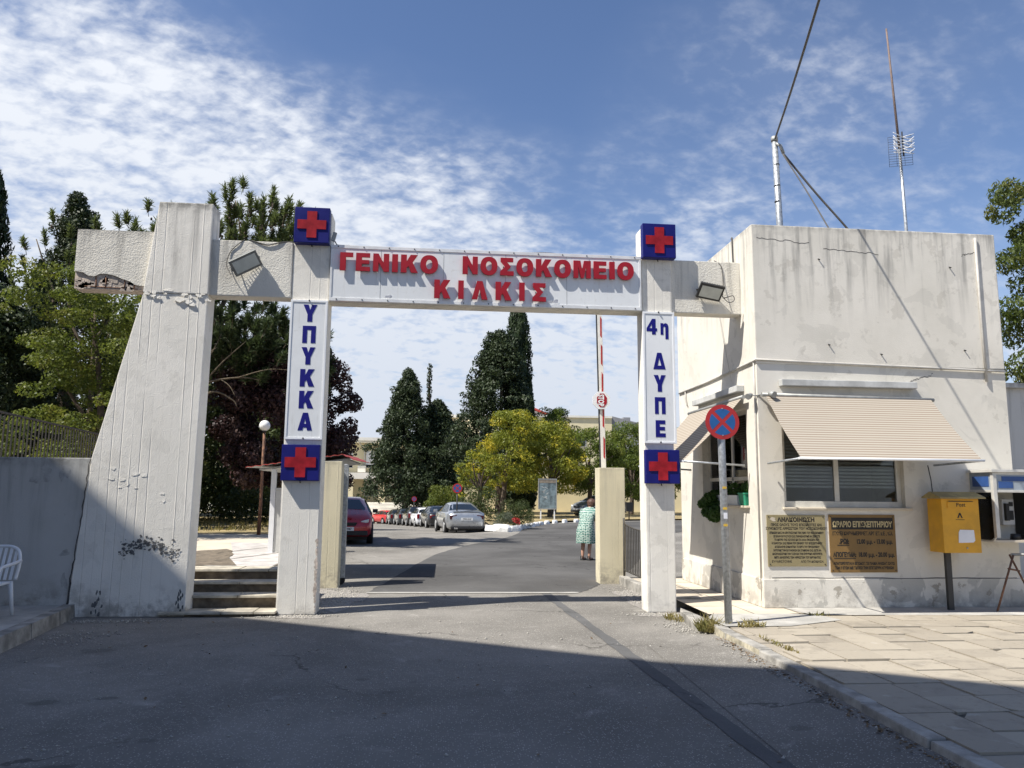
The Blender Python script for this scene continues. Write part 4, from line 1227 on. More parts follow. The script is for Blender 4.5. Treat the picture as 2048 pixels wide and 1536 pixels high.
P, N = cloud((0, 0, .25), (.06, .13, .10), 220, 41); v, f = leaf_cards(P, N, .05, .6, 1., 42); npmesh('foliage', v, f, L_GER, t)
t = pot('white plastic plant trough on the side window sill of the booth', 12.14, 12.70, 1.62, PLASTIC)
P, N = cloud((0, 0, .22), (.06, .27, .12), 420, 43); v, f = leaf_cards(P, N, .05, .5, 1., 44); npmesh('foliage', v, f, L_GER, t)
t = pot('pot with a bushy trailing plant on the side window sill of the booth', 12.95, 13.4, 1.62, PLASTIC)
PP = [cloud((-.12 + .09 * random.Random(i).uniform(-1, 1), .26 * random.Random(i + 50).uniform(-1, 1), .14 - .034 * i), (.10, .13, .085), 230, 450 + i, .3) for i in range(11)]
v, f = leaf_cards(np.concatenate([a for a, b in PP]), np.concatenate([b for a, b in PP]), .06, .75, .9, 46); npmesh('foliage', v, f, L_GER, t)

# post box
CAM_SCALE[0] = False
px = thing('post_box', 'yellow metal post box on a dark post in front of the booth', 'post box', (7.02, 10.1, .12))
mb = MB(); mb.box(6.985, 7.06, 10.12, 10.17, .12, .90); mb.build('post', POSTP, px)
mb = MB(); mb.box(6.86, 7.40, 9.96, 10.27, .895, 1.62); bx_ = mb.build('box', YELLOW, px, bevel=.006)
mb = MB(); mb.prism([(9.90, 1.622), (10.30, 1.622), (10.30, 1.64), (10.12, 1.715), (9.90, 1.64)], 6.80, 7.47, axis='x'); mb.build('lid', YROOF, px, bevel=.004)
mb = MB(); mb.box(6.94, 7.33, 9.950, 9.9595, 1.50, 1.575); mb.box(6.95, 7.32, 9.945, 9.9495, 1.565, 1.578); mb.build('slot_flap', YELLOW, bx_)
mb = MB(); mb.box(6.96, 7.31, 9.947, 9.951, 1.579, 1.587); mb.build('slot', INK, bx_)
mb = MB(); p = [(7.07, 1.03), (7.08, 1.17), (7.10, 1.205), (7.30, 1.20), (7.31, 1.06), (7.285, 1.035), (7.12, 1.03)]
mb.prism(p, 9.9545, 9.9585); mb.build('paper_label', PAPER, bx_)
mb = MB(); mb.tube([(7.19, 9.961, .96), (7.19, 9.952, .96)], .012, 10); mb.tube([(7.13, 9.960, 1.4), (7.13, 9.9595, 1.4)], .001, 4); mb.build('lock', GREYM, bx_)
textmesh('lettering', [('Post', .0, .83 + .565, .075, 'CENTER', 1.0, .001)], INK, px, facing(.11, -.151 - .0015, 0))
mb = MB()
mb.add([(7.075, 9.9575, 1.36), (7.095, 9.9575, 1.36), (7.115, 9.9575, 1.405), (7.135, 9.9575, 1.36), (7.155, 9.9575, 1.36), (7.125, 9.9575, 1.43), (7.105, 9.9575, 1.43)], [(0, 1, 2, 6), (2, 3, 4, 5), (2, 5, 6)])
mb.box(7.05, 7.18, 9.957, 9.9585, 1.335, 1.341); mb.build('emblem', INK, bx_)
CAM_SCALE[0] = True
# rod that hangs from the awning arm behind the post box
mb = MB(); mb.tube([(7.50, 11.15, 2.12), (7.53, 11.14, 1.9), (7.56, 11.14, 1.40)], .008, 6)
tag(mb.build('crank_rod', DARKM, loc=(7.55, 11.14, 1.40)), 'thin dark awning crank rod hanging behind the yellow post box', 'rod')

# pay phone
CAM_SCALE[0] = False
ph = thing('pay_phone', 'aluminium framed pay phone hood with blue header on the booth wall', 'phone booth', (8.2, 10.41, 1.0))
XL, XR, YF, YW = 7.61, 8.95, 9.93, 10.405
mb = MB()
for a in ((XL - .03, XR, YF - .03, YW, 1.985, 2.025), (XL + .035, XR, YF, YF + .035, 1.71, 1.745), (XL, XL + .055, YF - .005, YF + .05, 1.10, 1.984), (XL, XL + .03, YF + .051, YW, 1.71, 1.745), (XL, XL + .035, YW - .04, YW, 1.08, 1.709), (XL + .056, XR, YF, YF + .035, 1.955, 1.984)): mb.box(*a)
mb.build('frame', ALU, ph, bevel=.004)
mb = MB(); mb.box(XL + .058, XR, YF + .01, YF + .022, 1.746, 1.954); mb.box(XL + .01, XL + .02, YF + .052, YW - .002, 1.746, 1.983); hd = mb.build('header', simple('phone header white', (.30, .34, .38), .4, var=.12, scale=5), ph)
HB = simple('phone header blue', (.03, .08, .24), .4, var=.15)
mb = MB(); mb.box(XL + .14, XR, YF + .005, YF + .0095, 1.865, 1.93); mb.box(XL + .09, XL + .30, YF + .004, YF + .0094, 1.77, 1.86); mb.box(XL + .005, XL + .0095, YF + .09, YW - .06, 1.79, 1.93); mb.build('header_stripe', HB, hd)
mb = MB()
mb.prism([(YF + .02, 1.708), (YF + .02, 1.20), (YF + .05, 1.11), (YF + .14, 1.06), (YW, 1.06), (YW, 1.708)], XL + .012, XL + .02, axis='x'); mb.build('side_panel', CLEAR, ph)
mb = MB(); mb.tube(curve([(XL + .016, YF + .01, 1.35), (XL + .016, YF + .015, 1.18), (XL + .016, YF + .06, 1.08), (XL + .016, YF + .15, 1.045), (XL + .016, YW, 1.045)], 6), .012, 6); mb.build('panel_edge', ALU, ph)
mb = MB(); mb.box(XL + .05, XR, YF + .12, YW, 1.03, 1.06); mb.build('shelf', CREAMC, ph)
mb = MB(); mb.box(7.98, 8.16, YW - .14, YW, 1.26, 1.62); dv = mb.build('telephone', simple('phone grey', (.45, .45, .44), .5, var=.1), ph, bevel=.01)
mb = MB(); mb.box(8.00, 8.05, YW - .19, YW - .141, 1.32, 1.56); mb.box(8.08, 8.14, YW - .15, YW - .141, 1.52, 1.58); mb.box(8.08, 8.14, YW - .15, YW - .141, 1.33, 1.46); mb.build('handset', BLACK, dv, bevel=.01)
mb = MB(); mb.box(8.27, 8.34, YW - .3, YW, 1.061, 1.95); mb.build('divider', BLACK, ph)
mb = MB(); mb.tube([(8.10, YW - .2, 1.061), (8.10, YW - .2, 1.14)], [.07, .06], 10); mb.build('ash_bowl', DARKM, ph)

# A-frame stand
CAM_SCALE[0] = False
af = thing('a_frame_stand', 'rusty metal A-frame board stand beside the yellow post box', 'stand', (8.0, 10.05, .1235))
for dx_ in (0, .8):
    for (a, b) in (((7.92 + dx_, 10.05, .86), (7.57 + dx_, 9.98, .1235)), ((7.92 + dx_, 10.12, .86), (8.34 + dx_, 10.2, .1235))):
        mb = MB(); mb.tube([a, b], .018, 4); mb.build('leg', RUST, af)
mb = MB(); mb.tube([(7.91, 10.08, .865), (8.76, 10.08, .865)], .018, 4); mb.build('top_bar', GREYM, af)
for dx_ in (0, .8):
    mb = MB(); mb.tube([(7.82 + dx_, 10.04, .68), (8.06 + dx_, 10.13, .64)], .012, 4); mb.build('brace', RUST, af)
CAM_SCALE[0] = True
# annex wall at far right
mb = MB(); mb.box(9.0, 16, 12.2, 12.5, 0, 3.50); mb.box(9.0, 16, 12.1, 12.55, 3.502, 3.58)
tag(mb.build('annex_wall', ANNEX, loc=(12, 12.3, 0)), 'low grey rendered wall behind the right end of the booth', 'wall')

# ================================================================ ROOF: pole, antenna, cables
rp = thing('roof_pole', 'galvanised steel pole carrying cables on the booth roof', 'pole', (6.06, 12.8, 3.9))
mb = MB(); mb.tube([(6.09, 12.8, 3.9), (6.085, 12.8, 6.4), (6.05, 12.8, 8.06)], [.06, .058, .052], 12); mb.build('tube', GALV, rp)
mb = MB(); mb.cyl(6.05, 12.8, 8.06, 8.15, .062, 12); mb.tube([(6.05, 12.75, 8.0), (6.12, 12.72, 7.95), (6.16, 12.70, 7.8)], .03, 8); mb.build('pole_cap', GREYM, rp)
mb = MB()
for z in (7.6, 7.2, 6.9): mb.tube([(6.065, 12.8, z), (6.064, 12.8, z + .02)], .058, 12)
mb.build('straps', DARKM, rp)
an = thing('tv_antenna', 'tall thin mast with a white grid television antenna on the booth roof', 'antenna', (8.66, 13, 3.9))
mb = MB(); mb.tube([(8.66, 13, 3.9), (8.63, 13, 6.6), (8.60, 13, 8.15)], [.034, .03, .028], 8); mb.build('mast', GALV, an)
mb = MB(); mb.tube([(8.60, 13, 8.15), (8.545, 13, 9.4), (8.49, 13, 10.6)], [.024, .02, .016], 8); mb.build('mast_tip', MASTB, an)
mb = MB()
for i in range(6):
    z = 8.02 + i * .058
    for s in (-1, 1):
        mb.tube([(8.57, 12.84, z), (8.57 + s * .10, 12.82, z + .05 * (1 if i % 2 else -1) * .6), (8.57 + s * .205, 12.80, z + .06)], .007, 5)
        mb.tube([(8.57, 12.84, z), (8.57 + s * .10, 12.84, z - .02), (8.57 + s * .20, 12.82, z - .03)], .007, 5)
mb.build('dipoles', WPAINT, an)
mb = MB(); mb.tube([(8.575, 12.85, 7.94), (8.57, 12.85, 8.42)], .014, 6)
for z in np.linspace(7.78, 8.36, 13): mb.tube([(8.57 - .235, 12.93, z - .03), (8.57 + .235, 12.93, z + .04)], .0035, 4)
for x in (-.235, -.08, .08, .235): mb.tube([(8.57 + x, 12.93, 7.78 + x * .15), (8.57 + x, 12.93, 8.36 + x * .15)], .0035, 4)
mb.build('reflector_grid', DARKM, an)
def cable(label, pts, r, n=10):
    mb = MB(); mb.tube(curve(pts, n), r, 6)
    return tag(mb.build('overhead_cable', CABLE, loc=pts[0]), label, 'cable', 'cables tied to the roof pole')
cable('long overhead cable rising from the roof pole out of the top of the picture', [(6.04 + (-2.4 - 6.04) * t, 12.74 + (-12 - 12.74) * t, 8.10 + .1 * t - 1.55 * 4 * t * (1 - t) * .62) for t in [i / 12 for i in range(13)]], .017)
cable('thick dark cable slanting from the roof pole down to the parapet', [(6.15, 12.7, 7.80), (6.66, 12.6, 7.06), (7.18, 12.5, 6.36), (7.55, 12.42, 5.8)], .020)
cable('thin dark cable slanting from the roof pole, left of the thick one', [(6.15, 12.7, 7.78), (6.30, 12.2, 6.90), (6.40, 11.7, 6.05), (6.44, 11.5, 5.72)], .013)
mb = MB(); mb.tube([(-2.4, -12, -.13), (-2.4, -12, 8.4)], [.14, .1], 10)
tag(mb.build('utility_pole', BARK, loc=(-2.4, -12, -.13)), 'round wooden utility pole across the street that carries the overhead cable', 'pole')

CAM_SCALE[0] = False
# ================================================================ STREET SIGN near
def no_stopping_disc(t, c, r, th, tiltz=0.):
    """red ring, blue field, red saltire; faces -y"""
    x, y, z = c
    def disc(r0, r1, ya, n=40):
        o = []
        for i in range(n):
            a = 2 * math.pi * i / n; o.append((math.cos(a), math.sin(a)))
        return o
    mb = MB()
    o = disc(0, r, 0)
    mb.prism([(x + a * r, z + b * r) for a, b in o], y, y + th); mb.build('sign_plate', SIGNR, t)
    mb = MB()
    ri = r * .76; w = r * .10
    for k in range(4):
        a0 = math.pi / 4 + k * math.pi / 2
        da = math.asin(w / ri)
        pts = [(ri * math.cos(a0 + da + (math.pi / 2 - 2 * da) * i / 14), ri * math.sin(a0 + da + (math.pi / 2 - 2 * da) * i / 14)) for i in range(15)]
        tip = (w * math.sqrt(2) * math.cos(a0 + math.pi / 4), w * math.sqrt(2) * math.sin(a0 + math.pi / 4))
        mb.add([(x + a, y - .0015, z + b) for a, b in pts + [tip]], [tuple(range(16))])
    mb.build('blue_field', SIGNB, t)
SIGNR = simple('sign red', (.42, .022, .022), .4, var=.08); SIGNB = simple('sign blue', (.015, .10, .30), .4, var=.1)
ns = thing('no_stopping_sign', 'round red and blue no-stopping sign on a grey steel pole at the kerb', 'road sign', (3.52, 9.2, .12), group='no-stopping signs')
mb = MB(); mb.tube([(3.53, 9.2, .10), (3.505, 9.2, 2.32), (3.503, 9.2, 2.42)], [.045, .045, .036], 14)
mb.build('pole', GALV, ns)
no_stopping_disc(ns, (3.505, 9.145, 2.535), .215, .006)
mb = MB()
for z in (2.70, 2.37): mb.tube([(3.505, 9.144, z), (3.505, 9.139, z)], .008, 8)
mb.build('bolts', GALV, ns)
YT = simple('yellow tape', (.65, .42, .05), .5, var=.1)
mb = MB()
for z in (1.73, 1.48, 1.28): mb.box(3.485, 3.535, 9.150, 9.156, z - .012, z + .016)
mb.build('tape_marks', YT, ns)
mb = MB(); mb.box(3.49, 3.535, 9.150, 9.1545, 1.36, 1.43); mb.build('paper_sticker', PAPER, ns)

# ================================================================ INNER GATE: left pier, shelter, sliding gate
mb = MB(); mb.box(-1.99, -1.63, 13.82, 14.15, -.02, 2.17)
tag(mb.build('gate_pier', PIER, loc=(-1.81, 14, 0), bevel=.012), 'cream concrete pier beside the white sheet metal gate', 'pier')
sl = thing('sliding_gate', 'end of a white sheet metal gate on wheels behind the left cream pier', 'gate', (-1.95, 14.4, 0))
mb = MB(); mb.box(-2.3, -1.602, 14.33, 14.39, .16, 2.14); mb.build('leaf', WPAINT, sl)
mb = MB(); mb.box(-1.665, -1.575, 14.28, 14.325, .12, 2.13); mb.box(-1.60, -1.575, 14.327, 14.40, .12, 2.13); mb.box(-2.3, -1.72, 14.20, 14.26, .12, 2.10); mb.build('frame', GALV, sl)
for x in (-1.64, -2.25):
    mb = MB(); mb.tube([(x, 14.30, .075), (x, 14.37, .075)], .075, 14); mb.build('wheel', BLACK, sl)
sh = thing('shelter', 'small grey shelter with a red-edged sloping roof behind the ΥΠΥΚΚΑ pillar', 'shelter', (-2.5, 16, 0))
mb = MB()
prof = []
nx_ = 46
xa, xb = -3.50, -1.46
top, bot = [], []
for i in range(nx_ + 1):
    f = i / nx_
    y = 14.9 + 2.6 * f
    top.append((y, .018 * math.sin(i * math.pi)))
vs = []; N_ = 60
for j in range(2):
    for i in range(N_ + 1):
        f = i / N_; x = xa + (xb - xa) * f
        y = (14.75 - .0 * f) if j == 0 else 17.6
        zb = 2.08 + .26 * min(1, f / .86) - (.12 * max(0, (f - .86) / .14)) + (.06 if j else 0)
        vs.append((x, y, zb + .008 * math.sin(i * 1.5)))
n = N_ + 1
vs2 = [(a, b, c - .012) for a, b, c in vs]
mb.add(vs + vs2, [(i, i + 1, n + i + 1, n + i) for i in range(N_)] + [(2 * n + i, 3 * n + i, 3 * n + i + 1, 2 * n + i + 1) for i in range(N_)] + [(i, 2 * n + i, 2 * n + i + 1, i + 1) for i in range(N_)] + [(0, n, 3 * n, 2 * n), (n - 1, 3 * n - 1, 4 * n - 1, 2 * n - 1)])
mb.mi[N_:2 * N_] = [1] * N_
mb.build('roof', [REDR, GREYM], sh)
mb = MB(); mb.prism([(-3.3, 2.03), (-1.66, 2.24), (-1.66, 2.27), (-3.3, 2.06)], 14.95, 17.4); mb.build('ceiling', GREYM, sh)
mb = MB(); mb.box(-3.08, -2.99, 15.0, 15.09, 0, 2.055); mb.build('post', WPAINT, sh)
mb = MB(); mb.box(-2.22, -2.14, 17.2, 17.3, 0, 2.15); mb.build('post', WPAINT, sh)
mb = MB(); mb.box(-2.985, -2.02, 15.02, 15.06, .35, 1.66); mb.box(-2.985, -2.02, 15.0, 15.08, 1.662, 1.70); mb.build('half_wall', simple('shelter sheet', (.56, .56, .53), .6, var=.08), sh)
mb = MB(); mb.box(-2.98, -2.15, 17.32, 17.36, 0, 2.08); mb.build('back_wall', simple('shelter back', (.16, .155, .14), .8, var=.1), sh)

# right pier with barrier arm
mb = MB(); mb.box(3.06, 3.55, 14.3, 14.68, -.02, 2.13)
tag(mb.build('barrier_pier', PIER, loc=(3.3, 14.5, 0), bevel=.012), 'cream concrete pier in front of the raised barrier arm', 'pier')
ba = thing('boom_barrier', 'raised red and white barrier arm with a STOP plate turned sideways', 'barrier', (3.27, 14.75, 1.0))
BARW = simple('barrier white', (.78, .76, .70), .45, var=.06)
mb = MB()
mb.obox((3.21, 14.74, 3.65), (.047, 0, 0), (0, .03, 0), (-.055, 0, 2.75)); arm = mb.build('arm', BARW, ba, bevel=.004)
mb = MB(); mb.obox((3.155, 14.745, 3.65), (.012, 0, 0), (0, .028, 0), (-.055, 0, 2.75)); mb.build('edge_strip', DARKM, arm)
mb = MB()
for z in (2.35, 2.95, 3.62, 4.18, 4.74, 5.3):
    xo = -.055 * (z + .17 - 3.65) / 2.75
    mb.add([(3.213 + xo, 14.708, z), (3.246 + xo, 14.708, z - .045), (3.246 + xo, 14.708, z + .345), (3.213 + xo, 14.708, z + .40)], [(0, 1, 2, 3)])
mb.build('red_stripes', SIGNR, arm)
mb = MB()
oc = [(3.195 + .185 * math.cos(R(22.5 + 45 * i)), 3.45 + .185 * math.sin(R(22.5 + 45 * i))) for i in range(8)]
mb.prism(oc, 14.67, 14.69); sp = mb.build('stop_plate', WPAINT, ba)
mb = MB()
oc2 = [(3.205 + .125 * math.cos(R(22.5 + 45 * i)) * .85, 3.45 + .145 * math.sin(R(22.5 + 45 * i))) for i in range(8)]
mb.prism(oc2, 14.6655, 14.6695); mb.build('red_octagon', REDL, sp)
mw = Matrix.Translation((3.20 - 3.27, 14.6635 - 14.75, 3.45 - 1.0)) @ Matrix.Rotation(math.pi / 2, 4, 'X') @ Matrix.Rotation(-math.pi / 2, 4, 'Z')
textmesh('lettering', [('STOP', 0, -.065, .155, 'CENTER', .62, .007)], WPAINT, sp, mw)
mb = MB(); mb.box(3.12, 3.42, 14.685, 14.9, 0, 1.05); mb.build('motor_cabinet', YELLOW, ba, bevel=.01)

# little iron railing right of the pier
rl = thing('iron_railing', 'low black iron railing between the cream pier and right gate pillar', 'railing', (3.4, 13.3, .1))
mb = MB()
A, B = Vector((3.50, 14.2, 0)), Vector((3.47, 11.5, 0))
for i in range(24):
    p = A.lerp(B, i / 23); dip = .10 * math.exp(-((i) / 4.0))
    mb.box(p.x - .008, p.x + .008, p.y - .008, p.y + .008, .24, 1.02 + dip)
mb.build('bars', IRON, rl)
mb = MB()
mb.tube([(A.x, A.y + (B.y - A.y) * i / 23, 1.02 + .10 * math.exp(-i / 4.0)) for i in range(24)], .014, 6)
mb.tube([(A.x, A.y, .26), (B.x, B.y, .26)], .014, 6)
mb.build('rails', IRON, rl)
mb = MB(); mb.tube([(A.x, A.y + .02, .12), (A.x, A.y + .02, 1.2)], .018, 8); mb.tube([(B.x, B.y, .12), (B.x, B.y, 1.05)], .018, 8); mb.build('posts', IRON, rl)

# globe lamp
gl = thing('globe_lamp', 'globe street lamp on a thin rusty pole beyond the steps', 'street lamp', (-4.55, 21, .5))
mb = MB(); mb.tube([(-4.56, 21, .5), (-4.55, 21, 1.3), (-4.55, 21, 3.22)], [.05, .045, .035], 10)
mb.build('pole', RUST, gl)
mb = MB(); mb.ball((-4.55, 21, 3.36), .145, nu=20, nv=12); mb.build('globe', PORC, gl)
mb = MB(); mb.cyl(-4.55, 21, 3.19, 3.24, .06, 12); mb.build('collar', DARKM, gl)

# information board
ib = thing('information_board', 'grey-blue map board on two white posts under the yellow-green trees', 'sign', (6.7, 46, .1))
BOARD = simple('map board face', (.16, .21, .23), .35, var=.5, scale=3.5)
mb = MB(); mb.box(6.18, 7.22, 45.97, 46.03, .72, 2.47); mb.build('panel', BOARD, ib)
mb = MB()
for a in ((6.14, 7.26, 2.44, 2.5), (6.14, 7.26, .68, .74)): mb.box(a[0], a[1], 45.95, 46.05, a[2], a[3])
for a in ((6.14, 6.19), (7.21, 7.26)): mb.box(a[0], a[1], 45.952, 46.048, .742, 2.438)
mb.build('frame', GREYM, ib)
mb = MB(); mb.box(6.2, 7.2, 45.962, 45.968, 2.24, 2.43); mb.build('title_strip', simple('map title', (.26, .22, .17), .5, var=.2), ib)
MAPW = simple('map lines', (.42, .45, .44), .5, var=.2)
mb = MB()
for i in range(9):
    p = splat(6.4 + .5 * rnd.random(), 1.3 + .8 * rnd.random(), .1, .03, 0, 950 + i, 9, rnd.uniform(-.8, .8)); mb.add([(a, 45.964, b) for a, b, _ in p], [tuple(range(9))])
mb.build('map_drawing', MAPW, ib)
for x in (6.26, 7.08):
    mb = MB(); mb.box(x, x + .07, 45.98, 46.04, .1, .679); mb.build('leg', WPAINT, ib)
# litter bin far right
lb = thing('litter_bin', 'small dark litter bin on a post far down the drive at right', 'bin', (11.4, 45, .1))
mb = MB(); mb.tube([(11.4, 45, .1), (11.4, 45, .7)], .035, 8); mb.build('post', DARKM, lb)
mb = MB(); mb.add([(11.25, 44.85, .6), (11.55, 44.85, .6), (11.55, 45.1, .6), (11.25, 45.1, .6), (11.18, 44.8, 1.15), (11.62, 44.8, 1.15), (11.62, 45.15, 1.15), (11.18, 45.15, 1.15)], [(0, 3, 2, 1), (0, 1, 5, 4), (1, 2, 6, 5), (2, 3, 7, 6), (3, 0, 4, 7), (4, 5, 6, 7)]); mb.build('basket', DARKM, lb)
# far no-stopping signs
for x, y, zt, lab in ((.98, 34.3, 1.82, 'round no-stopping sign on a dark pole beside the silver saloon'), (-1.72, 66, 1.05, 'round no-stopping sign farther off, above the white car')):
    t = thing('no_stopping_sign', lab, 'road sign', (x, y, gz(x, y)), group='no-stopping signs')
    mb = MB(); mb.tube([(x, y, gz(x, y)), (x, y, zt + .1)], .03, 8); mb.build('pole', DARKM, t)
    no_stopping_disc(t, (x, y - .04, zt), .215, .006)
# white painted stones round the island
q = random.Random(77)
WSTONE = simple('whitewashed stone', (.74, .74, .72), .9, var=.15, scale=5, bump=.6)
spots = [(2.85, 33.3, .50), (3.35, 33.5, .4), (2.45, 33.9, .40), (3.75, 34.8, .36), (4.05, 35.8, .34), (4.4, 36.8, .33), (4.75, 37.9, .32), (5.1, 39.0, .32), (5.5, 40.2, .3), (6.0, 41.4, .3), (6.6, 42.5, .3), (7.3, 43.4, .3), (8.1, 44.2, .3), (9.0, 44.9, .3), (9.9, 45.6, .3)]
plc = ('nearest the silver car', 'beside the red flowers', 'behind the silver car bumper')
for i, (x, y, s) in enumerate(spots):
    mb = MB()
    nv = 7
    ang = 1.1 if i > 2 else q.uniform(0, 3)
    vs = []
    for k in range(3):
        zz_ = (0, .55, 1.)[k] * s * .62; rr = (1., 1.02, .8)[k]
        for j in range(nv):
            a = 2 * math.pi * j / nv
            ex, ey = s * 1.0 * rr * math.cos(a) * q.uniform(.85, 1.1), s * .5 * rr * math.sin(a) * q.uniform(.85, 1.1)
            vs.append((x + ex * math.cos(ang) - ey * math.sin(ang), y + ex * math.sin(ang) + ey * math.cos(ang), zz_ * q.uniform(.9, 1.05)))
    mb.add(vs, [(k * nv + j, k * nv + (j + 1) % nv, (k + 1) * nv + (j + 1) % nv, (k + 1) * nv + j) for k in range(2) for j in range(nv)] + [tuple(range(2 * nv, 3 * nv))])
    tag(mb.build('edging_stone', WSTONE, loc=(x, y, 0), bevel=.03), ('whitewashed edging stone ' + plc[i]) if i < 3 else 'whitewashed edging stone in the row curving along the drive under the trees', 'stone', 'whitewashed stones edging the island')

# ================================================================ HOSPITAL AND FAR BUILDINGS
hb = thing('hospital_building', 'cream two-storey hospital wing with a deep flat canopy, behind the dark conifers at left', 'building', (-18, 92, -1.6))
mb = MB(); mb.box(-34, 6, 92, 106, .42, 7.3); mb.build('wall', HOSP, hb)
mb = MB(); mb.box(-35, 7, 90.6, 107, 7.3, 7.72); mb.box(-35, 7, 90.4, 90.59, 7.5, 7.85); mb.build('roof', HOSPT, hb)
mb = MB(); mb.box(-34.5, 6.5, 89.2, 91.99, 3.05, 3.75); mb.build('canopy', HOSPT, hb)
for i, x in enumerate((-16.9, -13.2, -9.6, -6.0, -2.4, 1.2, 4.8)):
    mb = MB(); mb.box(x - .35, x + .35, 89.3, 89.9, .42, 3.05); mb.build('column', HOSP, hb)
for x in (-14.8, -12.6, -10.4, -7.4, -5.4, -3.2, -1.0, 1.2, 3.4):
    mb = MB(); mb.box(x - .75, x + .75, 91.93, 91.995, 4.35, 6.35); w = mb.build('window', simple('shutter white', (.74, .73, .70), .6, var=.05), hb)
    mb = MB(); mb.box(x - .72, x + .72, 91.91, 91.929, 4.40, 4.75); mb.build('pane', GLASS, w)
    mb = MB(); mb.box(x - .8, x + .8, 91.93, 91.995, 1.1, 3.0); w = mb.build('window', simple('shutter white', (.74, .73, .70), .6, var=.05), hb)
    mb = MB(); mb.box(x - .76, x + .76, 91.91, 91.929, 1.15, 2.3); mb.build('pane', GLASS, w)
mb = MB()
for i in range(5): mb.box(-30, 6, 86.2 + i * .5, 89.19 + (i > 9), -1.8 + .42 * i, -1.8 + .42 * (i + 1) + .02)
mb.box(-34, 6, 89.2, 92, -1.8, .42)
mb.build('terrace_steps', HOSPT, hb)
mb = MB()
for x in (-11.6, -12.0, -8.3): mb.tube([(x, 91.8, 3.8), (x, 91.8, 6.6), (x - .6, 91.3, 7.25)], .09, 6)
mb.build('drainpipes', CONDU, hb)
mb = MB(); mb.box(-9.0, -8.1, 91.3, 91.9, 3.85, 4.6); mb.build('air_conditioner', HOSPT, hb)
h2 = thing('hospital_tower', 'taller cream hospital block glimpsed between the two groups of conifers', 'building', (5, 116, -1))
mb = MB(); mb.box(2.2, 26, 112, 125, -2, 12.4); mb.build('wall', HOSP, h2)
mb = MB(); mb.box(1.8, 26.4, 111.6, 125.4, 12.4, 12.8); mb.build('roof', HOSPT, h2)
for x in (3.2, 5.4, 7.6):
    for z in (9.3, 6.0):
        mb = MB(); mb.box(x - .8, x + .8, 111.93, 111.995, z, z + 1.9); w = mb.build('window', HOSPT, h2)
        mb = MB(); mb.box(x - .3, x + .65, 111.9, 111.929, z + .15, z + 1.75); mb.build('pane', GLASS, w)
mb = MB(); mb.tube([(4.3, 112.5, 12.8), (4.3, 112.5, 15.2)], .06, 6); mb.build('mast', DARKM, h2)
h3 = thing('gabled_hall', 'grey gabled building end above the yellow-green trees', 'building', (16, 105, 0))
mb = MB(); mb.prism([(8, -1), (19.0, -1), (19.0, 10.5), (13.4, 12.8), (8, 10.5)], 104, 118); mb.build('wall', simple('grey cladding', (.36, .35, .34), .8, var=.1, scale=.5, world=True), h3)
mb = MB(); mb.prism([(7.6, 10.45), (13.4, 12.85), (19.4, 10.35), (19.4, 10.6), (13.4, 13.12), (7.6, 10.7)], 103.6, 118.4); mb.build('roof', REDR, h3)
mb = MB(); mb.box(14.2, 16.6, 103.93, 103.995, 8.6, 9.5); w = mb.build('window', HOSPT, h3)
mb = MB(); mb.box(14.35, 15.3, 103.9, 103.929, 8.7, 9.4); mb.box(15.5, 16.45, 103.9, 103.929, 8.7, 9.4); mb.build('pane', GLASS, w)
h4 = thing('hospital_annex', 'cream hospital annex with a grey sloping roof behind the barrier arm', 'building', (20, 95, 0))
mb = MB(); mb.box(4.0, 22.0, 95, 110, -1, 11.05); mb.build('wall', HOSP, h4)
mb = MB(); mb.prism([(22.01, -1), (40, -1), (40, 7.2), (22.01, 11.35)], 95.2, 110); mb.build('side_wing', ROOFG, h4)
mb = MB(); mb.box(3.8, 22.0, 94.8, 110.2, 11.05, 11.3); mb.build('roof', HOSPT, h4)
mb = MB()
for x in (9.5, 15.2, 24, 27): mb.box(x, x + .9, 97, 98, 10.3, 12.0 if x < 20 else 11.4)
mb.build('chimney', ROOFG, h4)
for x in (6, 9, 12, 15, 18):
    mb = MB(); mb.box(x - .7, x + .7, 94.93, 94.995, 7.4, 9.3); w = mb.build('window', HOSPT, h4)
    mb = MB(); mb.box(x - .6, x + .6, 94.9, 94.929, 7.5, 9.2); mb.build('pane', GLASS, w)
# low yellow wall behind the trees
mb = MB(); mb.box(2.5, 40, 66, 66.3, -.5, 2.9); mb.box(2.5, 40, 65.9, 66.4, 2.902, 3.0)
tag(mb.build('yard_wall', HOSP, loc=(20, 66, 0)), 'low cream yard wall seen between the tree trunks', 'wall')

# the block of flats across the street whose shadow covers the near street
ab = thing('apartment_block', 'tall apartment block across the street that shades the near roadway', 'building', (-12, 0, 0))
u = Vector((.852, -.524, 0)); b_ = Vector((-.524, -.852, 0))
C0 = Vector((-5.4, 2, 0))
H = 16.0
C0.y = 10.36 - .28 * H - .616 * (C0.x + .67 * H + 1.93)
def blk(mb, s0, s1, d0, d1, z0, z1):
    c = C0 - u * (s0 + s1) / 2 + b_ * (d0 + d1) / 2 + Vector((0, 0, (z0 + z1) / 2))
    mb.obox(c, u * (s1 - s0) / 2, b_ * (d1 - d0) / 2, (0, 0, (z1 - z0) / 2))
mb = MB(); blk(mb, 0, 17, 0, 14, 0, H - .3); mb.build('wall', simple('flats render', (.30, .27, .23), .9, var=.1, scale=.4, world=True), ab)
mb = MB(); blk(mb, -.0, 17, -.002, 14, H - .3, H); mb.build('roof', HOSPT, ab)
